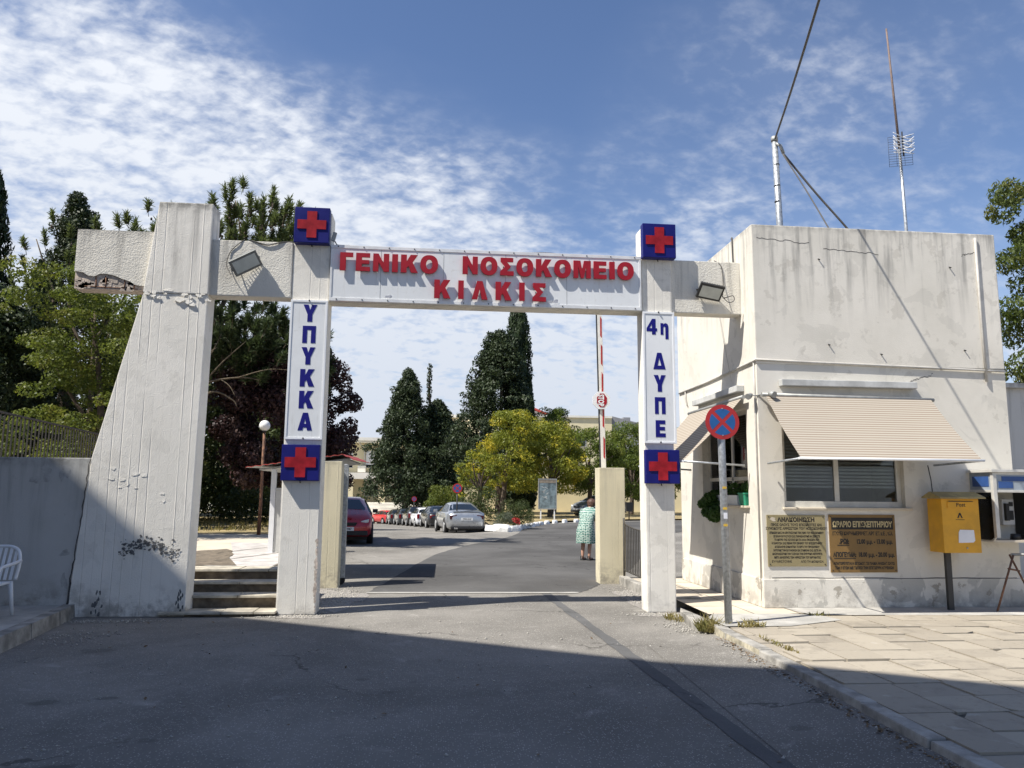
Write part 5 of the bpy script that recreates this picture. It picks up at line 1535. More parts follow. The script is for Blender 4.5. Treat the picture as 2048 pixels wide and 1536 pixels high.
for fl in range(5):
    for k in range(3):
        mb = MB(); blk(mb, 2 + k * 5, 4 + k * 5, -.05, -.004, 1.2 + fl * 3.1, 2.9 + fl * 3.1); w = mb.build('window', ALU, ab)
        mb = MB(); blk(mb, 2.15 + k * 5, 3.85 + k * 5, -.07, -.051, 1.3 + fl * 3.1, 2.8 + fl * 3.1); mb.build('pane', GLASS, w)

# ================================================================ CARS
def car(name, label, kind, paint, loc, rz, L=4.2, Wd=1.72, Hh=1.43, tail=None, plate=None, group='cars parked in the hospital yard', rear_dark=False, lowbump=None):
    t = local(thing(name, label, 'car', loc, rz, group))
    hw = Wd / 2; k = L / 4.45; hz = Hh / 1.40
    if kind == 'saloon':
        st = [(-2.22, .40, .74, .80, .74, .66), (-2.15, .28, .86, .955, .84, .76), (-1.95, .22, .92, 1.01, .95, .80), (-1.50, .20, .95, 1.03, .985, .82), (-.80, .20, .95, 1.33, 1., .63), (-.1, .20, .94, 1.40, 1., .65), (.55, .20, .93, 1.355, 1., .63), (1.28, .20, .91, .99, .985, .80), (1.75, .22, .83, .91, .96, .80), (2.08, .26, .72, .80, .90, .74), (2.22, .34, .58, .62, .76, .64)]
        rg, fg = (3, 4), (6, 7)
    else:
        st = [(-2.22, .38, .72, .76, .80, .70), (-2.17, .28, .90, .95, .90, .80), (-2.10, .22, .96, 1.02, .96, .82), (-1.72, .20, .97, 1.32, .99, .66), (-1.2, .20, .96, 1.385, 1., .67), (-.3, .20, .95, 1.40, 1., .68), (.50, .20, .93, 1.35, 1., .65), (1.30, .20, .91, .99, .985, .82), (1.78, .22, .82, .90, .95, .80), (2.08, .26, .68, .76, .90, .74), (2.20, .34, .56, .60, .78, .66)]
        rg, fg = (2, 3), (6, 7)
    rows = []
    for (y, zb, bl, tp, wf, tw) in st:
        h = hw * wf; zb, bl, tp = zb * hz, bl * hz, tp * hz
        te = tp - min(.05, (tp - bl) * .45)
        rows.append([(h * .84, zb), (h * .965, zb + .09), (h, (zb + bl) * .5), (h * .985, bl - .03), (h * .955, bl), (hw * tw, te), (hw * tw * .72, tp), (0, tp + .012)])
    nst = len(st); nr = 8
    vs = []
    for (s, rw) in zip(st, rows):
        y = s[0] * k
        vs += [(x, y, z) for x, z in rw] + [(-x, y, z) for x, z in rw[:-1][::-1]]
    m_ = 15
    fs = []
    for j in range(nst - 1):
        for i in range(m_ - 1):
            fs.append((j * m_ + i, (j + 1) * m_ + i, (j + 1) * m_ + i + 1, j * m_ + i + 1))
        fs.append((j * m_ + m_ - 1, (j + 1) * m_ + m_ - 1, (j + 1) * m_, j * m_))
    fs.append(tuple(range(m_))); fs.append(tuple((nst - 1) * m_ + i for i in range(m_ - 1, -1, -1)))
    mb = MB(); mb.add(vs, fs, 0, True); body = mb.build('body', paint, t)
    V = [Vector(v) for v in vs]
    def patch(quads, out, shrink=.06):
        mb = MB()
        for qd in quads:
            P = [V[i] for i in qd]
            c = sum(P, Vector()) / len(P)
            nrm = (P[1] - P[0]).cross(P[-1] - P[0]).normalized()
            if nrm.dot(c - Vector((0, c.y * .8, .6))) < 0: nrm = -nrm
            mb.add([p + (c - p) * shrink + nrm * out for p in P], [tuple(range(len(P)))])
        return mb
    def q(j, i): return (j * m_ + i, (j + 1) * m_ + i, (j + 1) * m_ + i + 1, j * m_ + i + 1)
    def strip(j):          # whole glazed band of one station interval: left edge row5 over the top to row 9
        mb = MB()
        a = [V[j * m_ + i] for i in range(5, 10)]; b = [V[(j + 1) * m_ + i] for i in range(5, 10)]
        nrm = (a[4] - a[0]).cross(b[2] - a[2]).normalized()
        if nrm.z < 0: nrm = -nrm
        ca = sum(a, Vector()) / 5; cb = sum(b, Vector()) / 5
        aa = [p.lerp(q2, .10).lerp(ca.lerp(cb, .1), .05) + nrm * .006 for p, q2 in zip(a, b)]
        bb = [q2.lerp(p, .10).lerp(cb.lerp(ca, .1), .05) + nrm * .006 for p, q2 in zip(a, b)]
        mb.add(aa + bb, [(i, i + 1, 6 + i, 5 + i) for i in range(4)], 0, True)
        return mb
    strip(rg[0]).build('rear_window', CARGL, t)
    strip(fg[0]).build('windscreen', CARGL, t)
    for i in (4, 9):
        mb = patch([q(j, i) for j in range(rg[0], fg[1])], .006, .075); mb.build('side_window', CARGL, t)
    wb = L * .302
    for sx in (-1, 1):
        for sy in (-1, 1):
            x = sx * (hw - .09); y = sy * wb
            mb = MB(); mb.tube([(x - .1, y, .31), (x + .1, y, .31)], .31, 22); w = mb.build('wheel', TYRE, t)
            mb = MB(); mb.tube([(x + sx * .06, y, .31), (x + sx * .106, y, .31)], [.2, .21], 16); mb.build('rim', RIM, w)
            mb = MB(); mb.tube([(x + sx * .02, y, .33), (x + sx * .095, y, .33)], .365, 22); mb.build('wheel_arch', TRIM, t)
        # mirrors, lights
        mb = MB(); mb.obox((sx * (hw + .07), .95 * k, .98 * hz), (.085, 0, 0), (0, .05, 0), (0, 0, .06)); mb.build('mirror', TRIM if paint is P_RED else paint, t, bevel=.02)
        mb = MB()
        mb.prism([(sx * hw * .50, .60 * hz), (sx * hw * .82, .66 * hz), (sx * hw * .84, .76 * hz), (sx * hw * .55, .70 * hz)], st[-2][0] * k - .05, st[-2][0] * k + .055); hl = mb.build('headlight', HEADL, t, bevel=.015)
        yb = st[1][0] * k
        zt = (.66 * hz, .86 * hz) if kind == 'saloon' else (.62 * hz, .98 * hz)
        xw = (hw * .50, hw * .83) if kind == 'saloon' else (hw * .70, hw * .90)
        mb = MB()
        mb.prism([(sx * xw[0], zt[0] + .03), (sx * xw[1], zt[0]), (sx * (xw[1] + .02), zt[1] - .04), (sx * xw[0], zt[1])], yb - .06, yb + .12); mb.build('tail_light', tail or TAILL, t, bevel=.015)
    mb = MB()
    mb.box(-hw * .8, hw * .8, -2.235 * k, -2.1 * k, .24 * hz, .36 * hz); mb.box(-hw * .8, hw * .8, 2.05 * k, 2.225 * k, .28 * hz, .42 * hz)
    mb.build('bumper', lowbump or TRIM, t, bevel=.03)
    mb = MB(); mb.box(-hw * .78, hw * .78, -1.9 * k, 1.9 * k, .14, .24); mb.build('underbody', BLACK, t)
    mb = MB(); mb.prism([(-.30, .56 * hz), (.30, .56 * hz), (.36, .66 * hz), (-.36, .66 * hz)], st[-1][0] * k - .04, st[-1][0] * k + .01); mb.build('grille', BLACK, t)
    for s, yy_ in ((-1, -2.245 * k), (1, 2.235 * k)):
        z0 = (.62 if kind == 'saloon' and s < 0 else .42) * hz
        yq = yy_ + (.03 if s < 0 and kind == 'saloon' else 0)
        mb = MB(); mb.box(-.26, .26, yq - .012, yq + .012, z0, z0 + .115); pl = mb.build('number_plate', PLATE, t)
        if plate:
            mw = Matrix.Translation((0, yq - .0135, z0 + .022)) @ Matrix.Rotation(math.pi / 2, 4, 'X') if s < 0 else Matrix.Translation((0, yq + .0135, z0 + .022)) @ Matrix.Rotation(math.pi, 4, 'Z') @ Matrix.Rotation(math.pi / 2, 4, 'X')
            textmesh('plate_lettering', [(plate, 0, 0, .1, 'CENTER', .85, .002)], INK, pl, mw)
    return t

car('parked_car', 'dark red hatchback facing the gate beside the white sheet gate', 'hatch', P_RED, (-2.93, 26.6, 0), math.pi + .10, 4.1, 1.70, 1.46, plate='ΥΝΕ 2947')
t = car('parked_car', 'silver saloon car seen from behind with dark smoked tail lights, nearest of the row', 'saloon', P_SIL, (1.12, 36.0, gz(1.12, 36)), R(7.5), 4.45, 1.76, 1.37, tail=TAILD, plate='ΥΡΜ 6547')
mb = MB(); mb.box(-.62, .62, -2.16, -2.02, .985, 1.005); mb.build('spoiler', P_SIL, t)
mb = MB()
for x in (-.52, -.44): mb.tube([(x, -2.26, .27), (x, -2.0, .27)], .04, 10)
mb.build('exhaust', CHROME, t)
car('parked_car', 'black saloon car with red tail lights just left of the silver saloon', 'saloon', P_BLK, (.16, 52.2, gz(.16, 52.2)), R(8), 4.75, 1.82, 1.46, plate='ΝΗΡ 3810')
car('parked_car', 'white hatchback in the row of parked cars, left of the black saloon', 'hatch', P_WHT, (-.80, 58.8, gz(-.8, 58.8)), R(9), 4.0, 1.68, 1.42)
car('parked_car', 'black hatchback with high red tail lights just left of the white car', 'hatch', P_BLK, (-1.55, 63.5, gz(-1.5, 63.5)), R(9), 4.2, 1.74, 1.55)
car('parked_car', 'dark grey hatchback between the black hatchback and the last dark car', 'hatch', P_DGR, (-2.55, 69.5, gz(-2.5, 69.5)), R(9), 4.1, 1.72, 1.46)
car('parked_car', 'dark grey car at the far end of the row beside the bright red hatchback', 'hatch', P_DGR, (-3.6, 75.8, gz(-3.6, 75.8)), R(9), 4.1, 1.74, 1.46)
car('parked_car', 'bright red hatchback at the far left end of the row of parked cars', 'hatch', P_BRD, (-5.3, 84.5, gz(-5.3, 84.5)), R(30), 3.9, 1.68, 1.44)
car('parked_car', 'silver hatchback parked under the trees behind the woman', 'hatch', P_SIL, (11.6, 54.5, .05), R(118), 4.0, 1.70, 1.48)

# ================================================================ THE WOMAN
def skinned(name, verts, edges, radii, root, mat, parent, sub=2, extra=None):
    me = bpy.data.meshes.new(name)
    me.from_pydata(verts, edges, [])
    o = bpy.data.objects.new('tmpskin', me); COL.objects.link(o)
    md = o.modifiers.new('s', 'SKIN'); md.use_smooth_shade = True
    for i, r_ in enumerate(radii):
        d = me.skin_vertices[0].data[i]
        d.radius = r_ if hasattr(r_, '__len__') else (r_, r_); d.use_root = (i == root)
    sb = o.modifiers.new('d', 'SUBSURF'); sb.levels = sub; sb.render_levels = sub
    dg = bpy.context.evaluated_depsgraph_get()
    m2 = bpy.data.meshes.new_from_object(o.evaluated_get(dg))
    bpy.data.objects.remove(o); bpy.data.meshes.remove(me)
    m2.name = name
    m2.materials.clear(); m2.materials.append(mat)
    for p in m2.polygons: p.use_smooth = True
    r_ = bpy.data.objects.new(name, m2); COL.objects.link(r_); r_.parent = parent
    return r_
wo = local(thing('person', 'woman seen from behind in a green and white patterned dress, bending beside the cream pier', 'person', (3.78, 19.25, .005), R(-38)))
wo.scale = (.96, .96, .955)
# local frame: y forward, x right
bv, be, br = [], [], []
def jt(p, r_, link=None):
    bv.append(p); br.append(r_)
    if link is not None: be.append((link, len(bv) - 1))
    return len(bv) - 1
pel = jt((0, -.02, .82), (.16, .12))
wai = jt((0, .02, .98), (.145, .11), pel)
che = jt((0, .10, 1.15), (.16, .115), wai)
upc = jt((0, .17, 1.26), (.11, .08), che)
nk = jt((.005, .23, 1.335), .055, upc)
hd0 = jt((.01, .275, 1.38), .062, nk)
hd1 = jt((.015, .315, 1.43), .088, hd0)
hd2 = jt((.015, .325, 1.50), .078, hd1)
for sx in (-1, 1):
    hip = jt((sx * .09, -.02, .76), .098, pel)
    kn = jt((sx * .095, .03 + .01 * sx, .45), .058, hip)
    cf = jt((sx * .095, -.005, .31), .056, kn)
    an_ = jt((sx * .095, -.02, .085), .034, cf)
    hl = jt((sx * .097, .015, .045), .036, an_)
    to = jt((sx * .10, .13, .03), (.042, .024), hl)
    shd = jt((sx * .16, .16, 1.235), .055, upc)
    el = jt((sx * .215, .17, 1.00), .043, shd)
    wr = jt((sx * .13, .36, .94), .028, el)
    pm = jt((sx * .09, .42, .945), (.034, .018), wr)
    for f in range(4):
        bx0 = sx * (.09 + (.024 - .016 * f))
        f1 = jt((bx0, .465, .95 - .004 * f), .0095, pm)
        f2 = jt((bx0 - sx * .006, .495 - .006 * abs(f - 1.4), .935), .0088, f1)
        jt((bx0 - sx * .008, .50 - .006 * abs(f - 1.4), .912), .008, f2)
    th = jt((sx * .058, .42, .955), .0105, pm)
    jt((sx * .045, .455, .945), .009, th)
body = skinned('body', bv, be, br, pel, SKIN, wo)
# face
mb = MB()
mb.ball((.015, .405, 1.455), .012, .02, .018, 8, 6)
mb.ball((-.06, .33, 1.45), .012, .022, .03, 8, 6); mb.ball((.09, .33, 1.45), .012, .022, .03, 8, 6)
mb.build('nose_and_ears', SKIN, body)
mb = MB(); mb.ball((-.016, .393, 1.475), .012, .008, .009, 8, 6); mb.ball((.046, .393, 1.475), .012, .008, .009, 8, 6); mb.build('eyes', INK, body)
mb = MB(); mb.ball((.015, .392, 1.415), .022, .008, .006, 8, 5); mb.build('mouth', simple('lips', (.35, .10, .09), .5), body)
# dress: loft following the torso
def dressmat():
    m, g, b = new_mat('patterned dress')
    p = coords(g, False)
    x, y, z = g.sep(p)[0:3]
    a = g.math('ARCTAN2', x, y)
    u_ = g.math('SINE', g.math('MULTIPLY', a, 12)); v_ = g.math('SINE', g.math('MULTIPLY', z, 58))
    w1 = g.ss(g.math('ABSOLUTE', g.math('MULTIPLY', u_, v_)), .25, .5)
    w2 = g.ss(g.math('SINE', g.math('ADD', g.math('MULTIPLY', z, 92), g.math('MULTIPLY', u_, 1.2))), .2, .55)
    c = g.mix(w1, (.36, .47, .41), (.045, .17, .14)); c = g.mix(g.math('MULTIPLY', w2, .75), c, (.50, .56, .49))
    c = g.mix(g.ss(g.noise(p, 22, 3), .52, .6, 0, .75), c, (.025, .09, .075))
    g.put(b.inputs['Base Color'], c); b.inputs['Roughness'].default_value = .85
    return m
secs = [(.44, 0, -.02, .255, .20), (.60, 0, -.03, .25, .205), (.78, 0, -.035, .238, .20), (.93, 0, 0, .20, .165), (1.04, 0, .045, .20, .155), (1.16, 0, .105, .225, .16), (1.25, 0, .155, .235, .155), (1.31, 0, .185, .19, .13), (1.35, 0, .21, .11, .095), (1.365, 0, .225, .075, .07)]
n = 36; vs = []
for i, (z, x, y, rx, ry) in enumerate(secs):
    for k in range(n):
        a = 2 * math.pi * k / n
        fl = 1 + (.05 * math.sin(a * 7 + .6) * max(0, (.95 - z) / .5) if z < .95 else 0)
        zz_ = z + (.0 if z < 1.1 else .10 * math.sin(a) * (rx * .35))
        vs.append((x + rx * fl * math.cos(a), y + ry * fl * math.sin(a), zz_ + (.012 * math.sin(3 * a) if i == 0 else 0)))
fs = [(j * n + k, j * n + (k + 1) % n, (j + 1) * n + (k + 1) % n, (j + 1) * n + k) for j in range(len(secs) - 1) for k in range(n)]
DR = dressmat()
mb = MB(); mb.add(vs, fs, 0, True)
for sx in (-1, 1):
    mb.tube([(sx * .13, .16, 1.265), (sx * .185, .165, 1.20), (sx * .21, .17, 1.085)], [.098, .09, .084], 12)
mb.build('dress', DR, wo)
mb = MB(); mb.ball((-.03, .30, 1.475), .085, .10, .095, 12, 8); mb.ball((.065, .30, 1.47), .085, .10, .095, 12, 8); mb.ball((.015, .298, 1.475), .115, .118, .115, 16, 10); mb.ball((.015, .255, 1.425), .098, .075, .095, 14, 8)
mb.build('hair', HAIR, wo)
for sx in (-1, 1):
    mb = MB(); mb.prism([(sx * .055, -.075), (sx * .14, -.075), (sx * .15, .10), (sx * .135, .185), (sx * .07, .185), (sx * .05, .08)], -.004, .022, axis='z')
    mb.tube([(sx * .055, .03, .02), (sx * .10, .05, .078), (sx * .145, .03, .02)], .012, 6); mb.tube([(sx * .055, .10, .02), (sx * .10, .12, .06), (sx * .148, .10, .02)], .014, 6)
    mb.tube([(sx * .06, -.04, .02), (sx * .065, -.06, .10), (sx * .10, -.075, .105), (sx * .132, -.06, .10), (sx * .138, -.04, .02)], .009, 6)
    mb.build('sandal', BLACK, wo)

# ================================================================ TREES
L_CYP = leafmat('cypress foliage', (.016, .028, .012), (.045, .068, .024), transl=.12)
L_CYP2 = leafmat('dense conifer foliage', (.018, .030, .014), (.052, .072, .026), transl=.12)
L_PINE = leafmat('pine needles', (.06, .085, .03), (.17, .20, .07), transl=.25)
L_PINED = leafmat('dark pine needles', (.03, .05, .022), (.075, .10, .04), transl=.25)
L_DEC = leafmat('light green leaves', (.045, .074, .014), (.16, .19, .034), (.25, .21, .03), .6, .35)
L_PLUM = leafmat('plum leaves', (.022, .011, .013), (.075, .037, .036), (.17, .115, .10), .6, .15)
L_ROB = leafmat('robinia leaves', (.09, .12, .018), (.255, .265, .034), (.60, .46, .03), .95, .35, .5)
L_ROBG = leafmat('green robinia leaves', (.055, .09, .016), (.14, .18, .03), (.22, .20, .03), .4, .35, .5)
L_SHR = leafmat('shrub leaves', (.035, .055, .018), (.09, .115, .035), (.13, .10, .04), .4, .25)
L_GREY = leafmat('grey green herb', (.07, .085, .06), (.15, .17, .12), transl=.2)
L_RT = leafmat('drooping green leaves', (.05, .075, .015), (.12, .15, .035), (.20, .17, .05), .5, .3)
L_RED = leafmat('red flowers', (.35, .02, .03), (.5, .05, .05))
L_WEED = leafmat('dry weeds', (.16, .13, .045), (.30, .25, .10), (.12, .16, .04), .6, .25)

def limb(mb, pts, r0_, r1_):
    pts = curve(pts, 4)
    n_ = len(pts)
    mb.tube(pts, [r0_ + (r1_ - r0_) * i / (n_ - 1) for i in range(n_)], 7)

def tree(name, label, loc, clumps, dens, size, mat, trunk=(), bark=BARK, group=None, seed=1, aspect=.5, droop=0., spread=.8, inner=.5, cat='tree', up=0.):
    """clumps: (x,y,z,rx,ry,rz) relative to loc; dens leaves per square metre of clump; trunk: list of (points, r0, r1)"""
    t = thing(name, label, cat, loc, 0, group)
    Ps, Ns = [], []
    for i, c in enumerate(clumps):
        rx, ry, rz = c[3:6]
        ar = 4 * math.pi * ((rx * ry) ** 1.6 / 3 + (rx * rz) ** 1.6 / 3 + (ry * rz) ** 1.6 / 3) ** (1 / 1.6)
        P, N = cloud(c[:3], (rx, ry, rz), max(12, int(ar * dens)), seed * 1000 + i, inner)
        Ps.append(P); Ns.append(N)
    P = np.concatenate(Ps); N = np.concatenate(Ns)
    N[:, 2] += up
    v, f = leaf_cards(P, N, size, aspect, spread, seed, droop)
    if not trunk:
        bpy.data.objects.remove(t)
        t = npmesh(name, v, f, mat); t.location = loc
        return tag(t, label, cat, group)
    npmesh('crown', v, f, mat, t)
    mb = MB()
    for pts, a, b in trunk: limb(mb, [(p[0], p[1], p[2]) for p in pts], a, b)
    if mb.v:
        mb2 = MB(); off = Vector(loc)
        mb2.v = [tuple(Vector(p) + off) for p in mb.v]; mb2.f, mb2.mi, mb2.sm = mb.f, mb.mi, mb.sm
        mb2.build('trunk', bark, t)
    return t

def envelope_clumps(h0, h1, rad, n, rc, seed, flat=.8, fill=.35):
    """clumps scattered in a crown whose radius at height fraction t is rad(t)"""
    q = random.Random(seed); out = []
    for i in range(n):
        t_ = (i + q.random()) / n
        z = h0 + (h1 - h0) * t_; r_ = rad(t_)
        a = q.uniform(0, 2 * math.pi); d = r_ * math.sqrt(q.uniform(fill, 1))
        c = rc * q.uniform(.65, 1.25) * (.55 + .45 * min(1, r_ / (rc * 1.6)))
        d = max(0, d - c * .5)
        out.append((d * math.cos(a), d * math.sin(a), z, c, c, c * flat))
    return out

def cypress(label, loc, h, r, seed, group=None, n=11000, leaf=.22, mat=None, profile=None):
    t = thing('cypress_tree', label, 'tree', loc, 0, group)
    g_ = np.random.default_rng(seed)
    tt = g_.uniform(0, 1, n) ** .9
    prof = profile or (lambda s: np.minimum(1, .45 + s * 5) * (1 - s) ** .55)
    ph = g_.uniform(0, 6.28, 6)
    an_ = g_.uniform(0, 2 * np.pi, n)
    lump = 1 + .13 * np.sin(an_ * 3 + tt * 17 + ph[0]) + .12 * np.sin(an_ * 5 - tt * 31 + ph[1]) + .10 * np.sin(an_ * 2 + tt * 53 + ph[2])
    rr = r * prof(tt) * lump * g_.uniform(.72, 1.04, n) + .03
    P = np.stack([rr * np.cos(an_), rr * np.sin(an_), .4 + tt * (h - .4)], 1)
    N = np.stack([np.cos(an_), np.sin(an_), np.full(n, .25)], 1)
    nn = N + .55 * g_.normal(size=(n, 3)); nn /= np.linalg.norm(nn, axis=1, keepdims=True)
    a = np.stack([.35 * np.cos(an_), .35 * np.sin(an_), np.ones(n)], 1) + .35 * g_.normal(size=(n, 3))
    a -= nn * (a * nn).sum(1, keepdims=True); a /= np.linalg.norm(a, axis=1, keepdims=True)
    b = np.cross(nn, a)
    Ls = leaf * g_.uniform(.6, 1.4, (n, 1)); w = Ls * .38
    v = np.stack([P - a * Ls * .5, P + b * w * .5, P + a * Ls * .6, P - b * w * .5], 1).reshape(-1, 3)
    f = np.arange(4 * n).reshape(n, 4)
    # dark inner body of old twigs
    K, M_ = 26, 14
    cv = [(.72 * r * float(prof(np.array([k / K]))[0]) * math.cos(2 * math.pi * j / M_), .72 * r * float(prof(np.array([k / K]))[0]) * math.sin(2 * math.pi * j / M_), .35 + (h - .8) * k / K) for k in range(K) for j in range(M_)]
    cf = [(k * M_ + j, k * M_ + (j + 1) % M_, (k + 1) * M_ + (j + 1) % M_, (k + 1) * M_ + j) for k in range(K - 1) for j in range(M_)]
    v = np.concatenate([v, np.array(cv)]); f = np.concatenate([f, np.array(cf) + 4 * n])
    npmesh('crown', v, f, mat or L_CYP, t)
    mb = MB(); mb.tube([Vector(loc) + Vector((0, 0, -.3)), Vector(loc) + Vector((0, 0, 1.2))], [r * .25, r * .2], 8); mb.build('trunk', BARK, t)
    return t

# ---- dark conifers in the middle of the yard
def con_rad(t_): return 4.6 * (1 - t_) ** .95 * min(1, .85 + 1.2 * t_) * (1 + .16 * math.sin(t_ * 23)) + .35
cl1 = envelope_clumps(2.6, 15.4, con_rad, 230, .85, 5, 1.1, .55)
def outliers(cl, h0, h1, rad, n, c, seed):
    q = random.Random(seed)
    for i in range(n):
        f = q.uniform(.02, .95); r_ = rad(f) * q.uniform(.98, 1.22); a = q.uniform(0, 6.28); k = c * q.uniform(.6, 1.2)
        cl.append((r_ * math.cos(a), r_ * math.sin(a), h0 + (h1 - h0) * f + .3, k * 1.2, k * 1.2, k * .7))
outliers(cl1, 2.6, 15.4, con_rad, 70, .5, 1)
tree('conifer_tree', 'dense dark conifer with a pointed top in the middle of the yard', (-3.0, 79.5, -1.6), [(x, y, z, a * .9, b * .9, c * 1.1) for x, y, z, a, b, c in cl1], 26, .28, L_CYP2,
     [([(0, 0, -.2), (.05, 0, 6), (0, 0, 15.4)], .42, .04)], seed=5, aspect=.45, droop=.5, group='dark conifers in the yard')
cl2 = envelope_clumps(2.4, 12.4, lambda t_: 4.7 * (1 - t_) ** .72 * min(1, .8 + 1.5 * t_) * (1 + .16 * math.sin(t_ * 19 + 1)) + .2, 210, .9, 6, 1.1, .55)
cl2 += [(-.95 + .06 * random.Random(i).uniform(-1, 1), 0, 11.4 + i * .42, .30, .30, .45) for i in range(13)]
outliers(cl2, 2.4, 12.4, lambda t_: 4.7 * (1 - t_) ** .72 * min(1, .8 + 1.5 * t_), 60, .5, 2)
tree('conifer_tree', 'dark bushy conifer with a thin whip top in the middle of the yard', (.1, 81.5, -1.6), cl2, 26, .28, L_CYP2,
     [([(0, 0, -.2), (.1, 0, 6), (-.8, 0, 12), (-.95, 0, 16.3)], .40, .03)], seed=6, aspect=.45, droop=.5, group='dark conifers in the yard')
cl3 = envelope_clumps(2.2, 13.8, lambda t_: 3.9 * (1 - t_) ** .8 * min(1, .7 + 1.6 * t_) * (1 + .15 * math.sin(t_ * 25)) + .3, 220, .62, 8, 1.05, .55)
q = random.Random(44)
for i in range(20):        # ragged branches poking out to the left
    z = 4.2 + i * .48; r_ = 3.5 * (1 - (z - 2.2) / 11.6) ** .8 + .45
    a = q.uniform(2.6, 3.7)
    for s in (0.75, 1.0, 1.2): cl3.append((r_ * s * math.cos(a), r_ * s * math.sin(a), z + .35 * s, .36 / s, .36 / s, .26))
outliers(cl3, 2.2, 13.8, lambda t_: 3.9 * (1 - t_) ** .8 * min(1, .7 + 1.6 * t_), 70, .38, 3)
tree('conifer_tree', 'tall ragged dark conifer with drooping branches beside the columnar cypress', (4.75, 58, 0), cl3, 38, .24, L_CYP2,
     [([(0, 0, -.2), (.1, 0, 5), (.15, 0, 13.5)], .34, .05)], seed=8, aspect=.42, droop=.7, group='dark conifers in the yard')
cypress('tall columnar cypress rising behind the name board in the middle', (6.35, 60, 0), 18.2, 1.45, 21, n=17000, leaf=.30, group='columnar cypresses', profile=lambda s: np.minimum(1, .5 + s * 4) * (1 - s ** 3) ** .5 * (1 - .35 * s))
cypress('short slim cypress at the right foot of the tall middle cypress', (7.25, 59.5, 0), 10.6, .62, 22, n=5000, leaf=.26, group='columnar cypresses')
# ---- far left cypress and the mixed conifers above the garden wall
cypress('tall columnar cypress at the far left edge', (-13.75, 24, 0), 11.4, 1.05, 23, n=17000, leaf=.17, group='columnar cypresses', profile=lambda s: np.minimum(1, .6 + s * 3) * (1 - s) ** .42)
cl4 = envelope_clumps(1.5, 11.3, lambda t_: 3.1 * (1 - t_) ** 1.15 * (1 + .22 * math.sin(t_ * 21)) + .22, 300, .36, 9, 1.0, .5)
outliers(cl4, 1.5, 11.3, lambda t_: 3.1 * (1 - t_) ** 1.15 + .2, 70, .24, 4)
tree('conifer_tree', 'dark irregular conifer behind the light green tree, left of the pylon', (-12.1, 26, 0), cl4, 105, .12, L_CYP2,
     [([(0, 0, 0), (.1, 0, 5), (0, 0, 11)], .3, .04)], seed=9, aspect=.45, droop=.4, group='trees behind the garden wall')
cl5 = envelope_clumps(.6, 6.6, lambda t_: 2.7 * (1 - t_) ** .5 + .2, 150, .55, 10, 1.0, .4)
tree('conifer_tree', 'low spreading dark conifer at the far left above the iron fence', (-11.7, 21, 0), cl5, 80, .13, L_CYP2,
     [([(0, 0, 0), (.1, 0, 3), (0, 0, 5.5)], .25, .05)], seed=10, aspect=.45, droop=.6, group='trees behind the garden wall')
cypress('thin young cypress spike left of the light green tree', (-11.6, 23, 0), 8.2, .42, 24, n=4000, leaf=.15, group='columnar cypresses')

# ---- pines: limbs carrying upright tufts of needles, and cones
def pine(label, loc, tips, seed, trunk, needles=.17, mat=L_PINE, cones=True, per=130, limbs=True):
    t = thing('pine_tree', label, 'tree', loc, 0, 'pines behind the pylon')
    q = random.Random(seed); g_ = np.random.default_rng(seed)
    mb = MB(); tv, tf, nb_ = [], [], 0
    cv = MB()
    off = Vector(loc)
    for pts, a, b in trunk: limb(mb, [Vector(p) + off for p in pts], a, b)
    for (x, y, z, d, sz) in tips:
        tip = Vector((x, y, z)); base = tip - Vector(d) * sz
        if limbs: limb(mb, [off + base, off + base.lerp(tip, .5) + Vector((q.uniform(-.06, .06), q.uniform(-.06, .06), -.04)), off + tip], .010, .005)
        D = Vector(d).normalized()
        n_ = per
        s = g_.uniform(0, 1, n_) ** .8
        P = np.array(tip) - np.outer(s * sz * .7, np.array(D))
        dirs = np.array(D) * 1.0 + .74 * g_.normal(size=(n_, 3)); dirs /= np.linalg.norm(dirs, axis=1, keepdims=True)
        L = needles * g_.uniform(.7, 1.3, (n_, 1))
        sd = np.cross(dirs, g_.normal(size=(n_, 3))); sd /= np.linalg.norm(sd, axis=1, keepdims=True)
        w = .019
        v = np.stack([P - sd * w, P + sd * w, P + dirs * L + sd * w * .3, P + dirs * L - sd * w * .3], 1).reshape(-1, 3)
        tv.append(v)
        if cones:
            for c in range(q.choice((0, 1, 2, 3))):
                p = off + base.lerp(tip, q.uniform(-.1, .55)) + Vector((q.uniform(-.06, .06), q.uniform(-.06, .06), q.uniform(-.05, .03)))
                cv.ball(p, .035, .035, .05, 6, 5)
    v = np.concatenate(tv)
    npmesh('crown', v, np.arange(len(v)).reshape(-1, 4), mat, t)
    mb.build('trunk', BARKP, t)
    if cones and cv.v:
        tag(cv.build('cones', BARK, t), kind='stuff')
    return t
q = random.Random(5)
tips = []
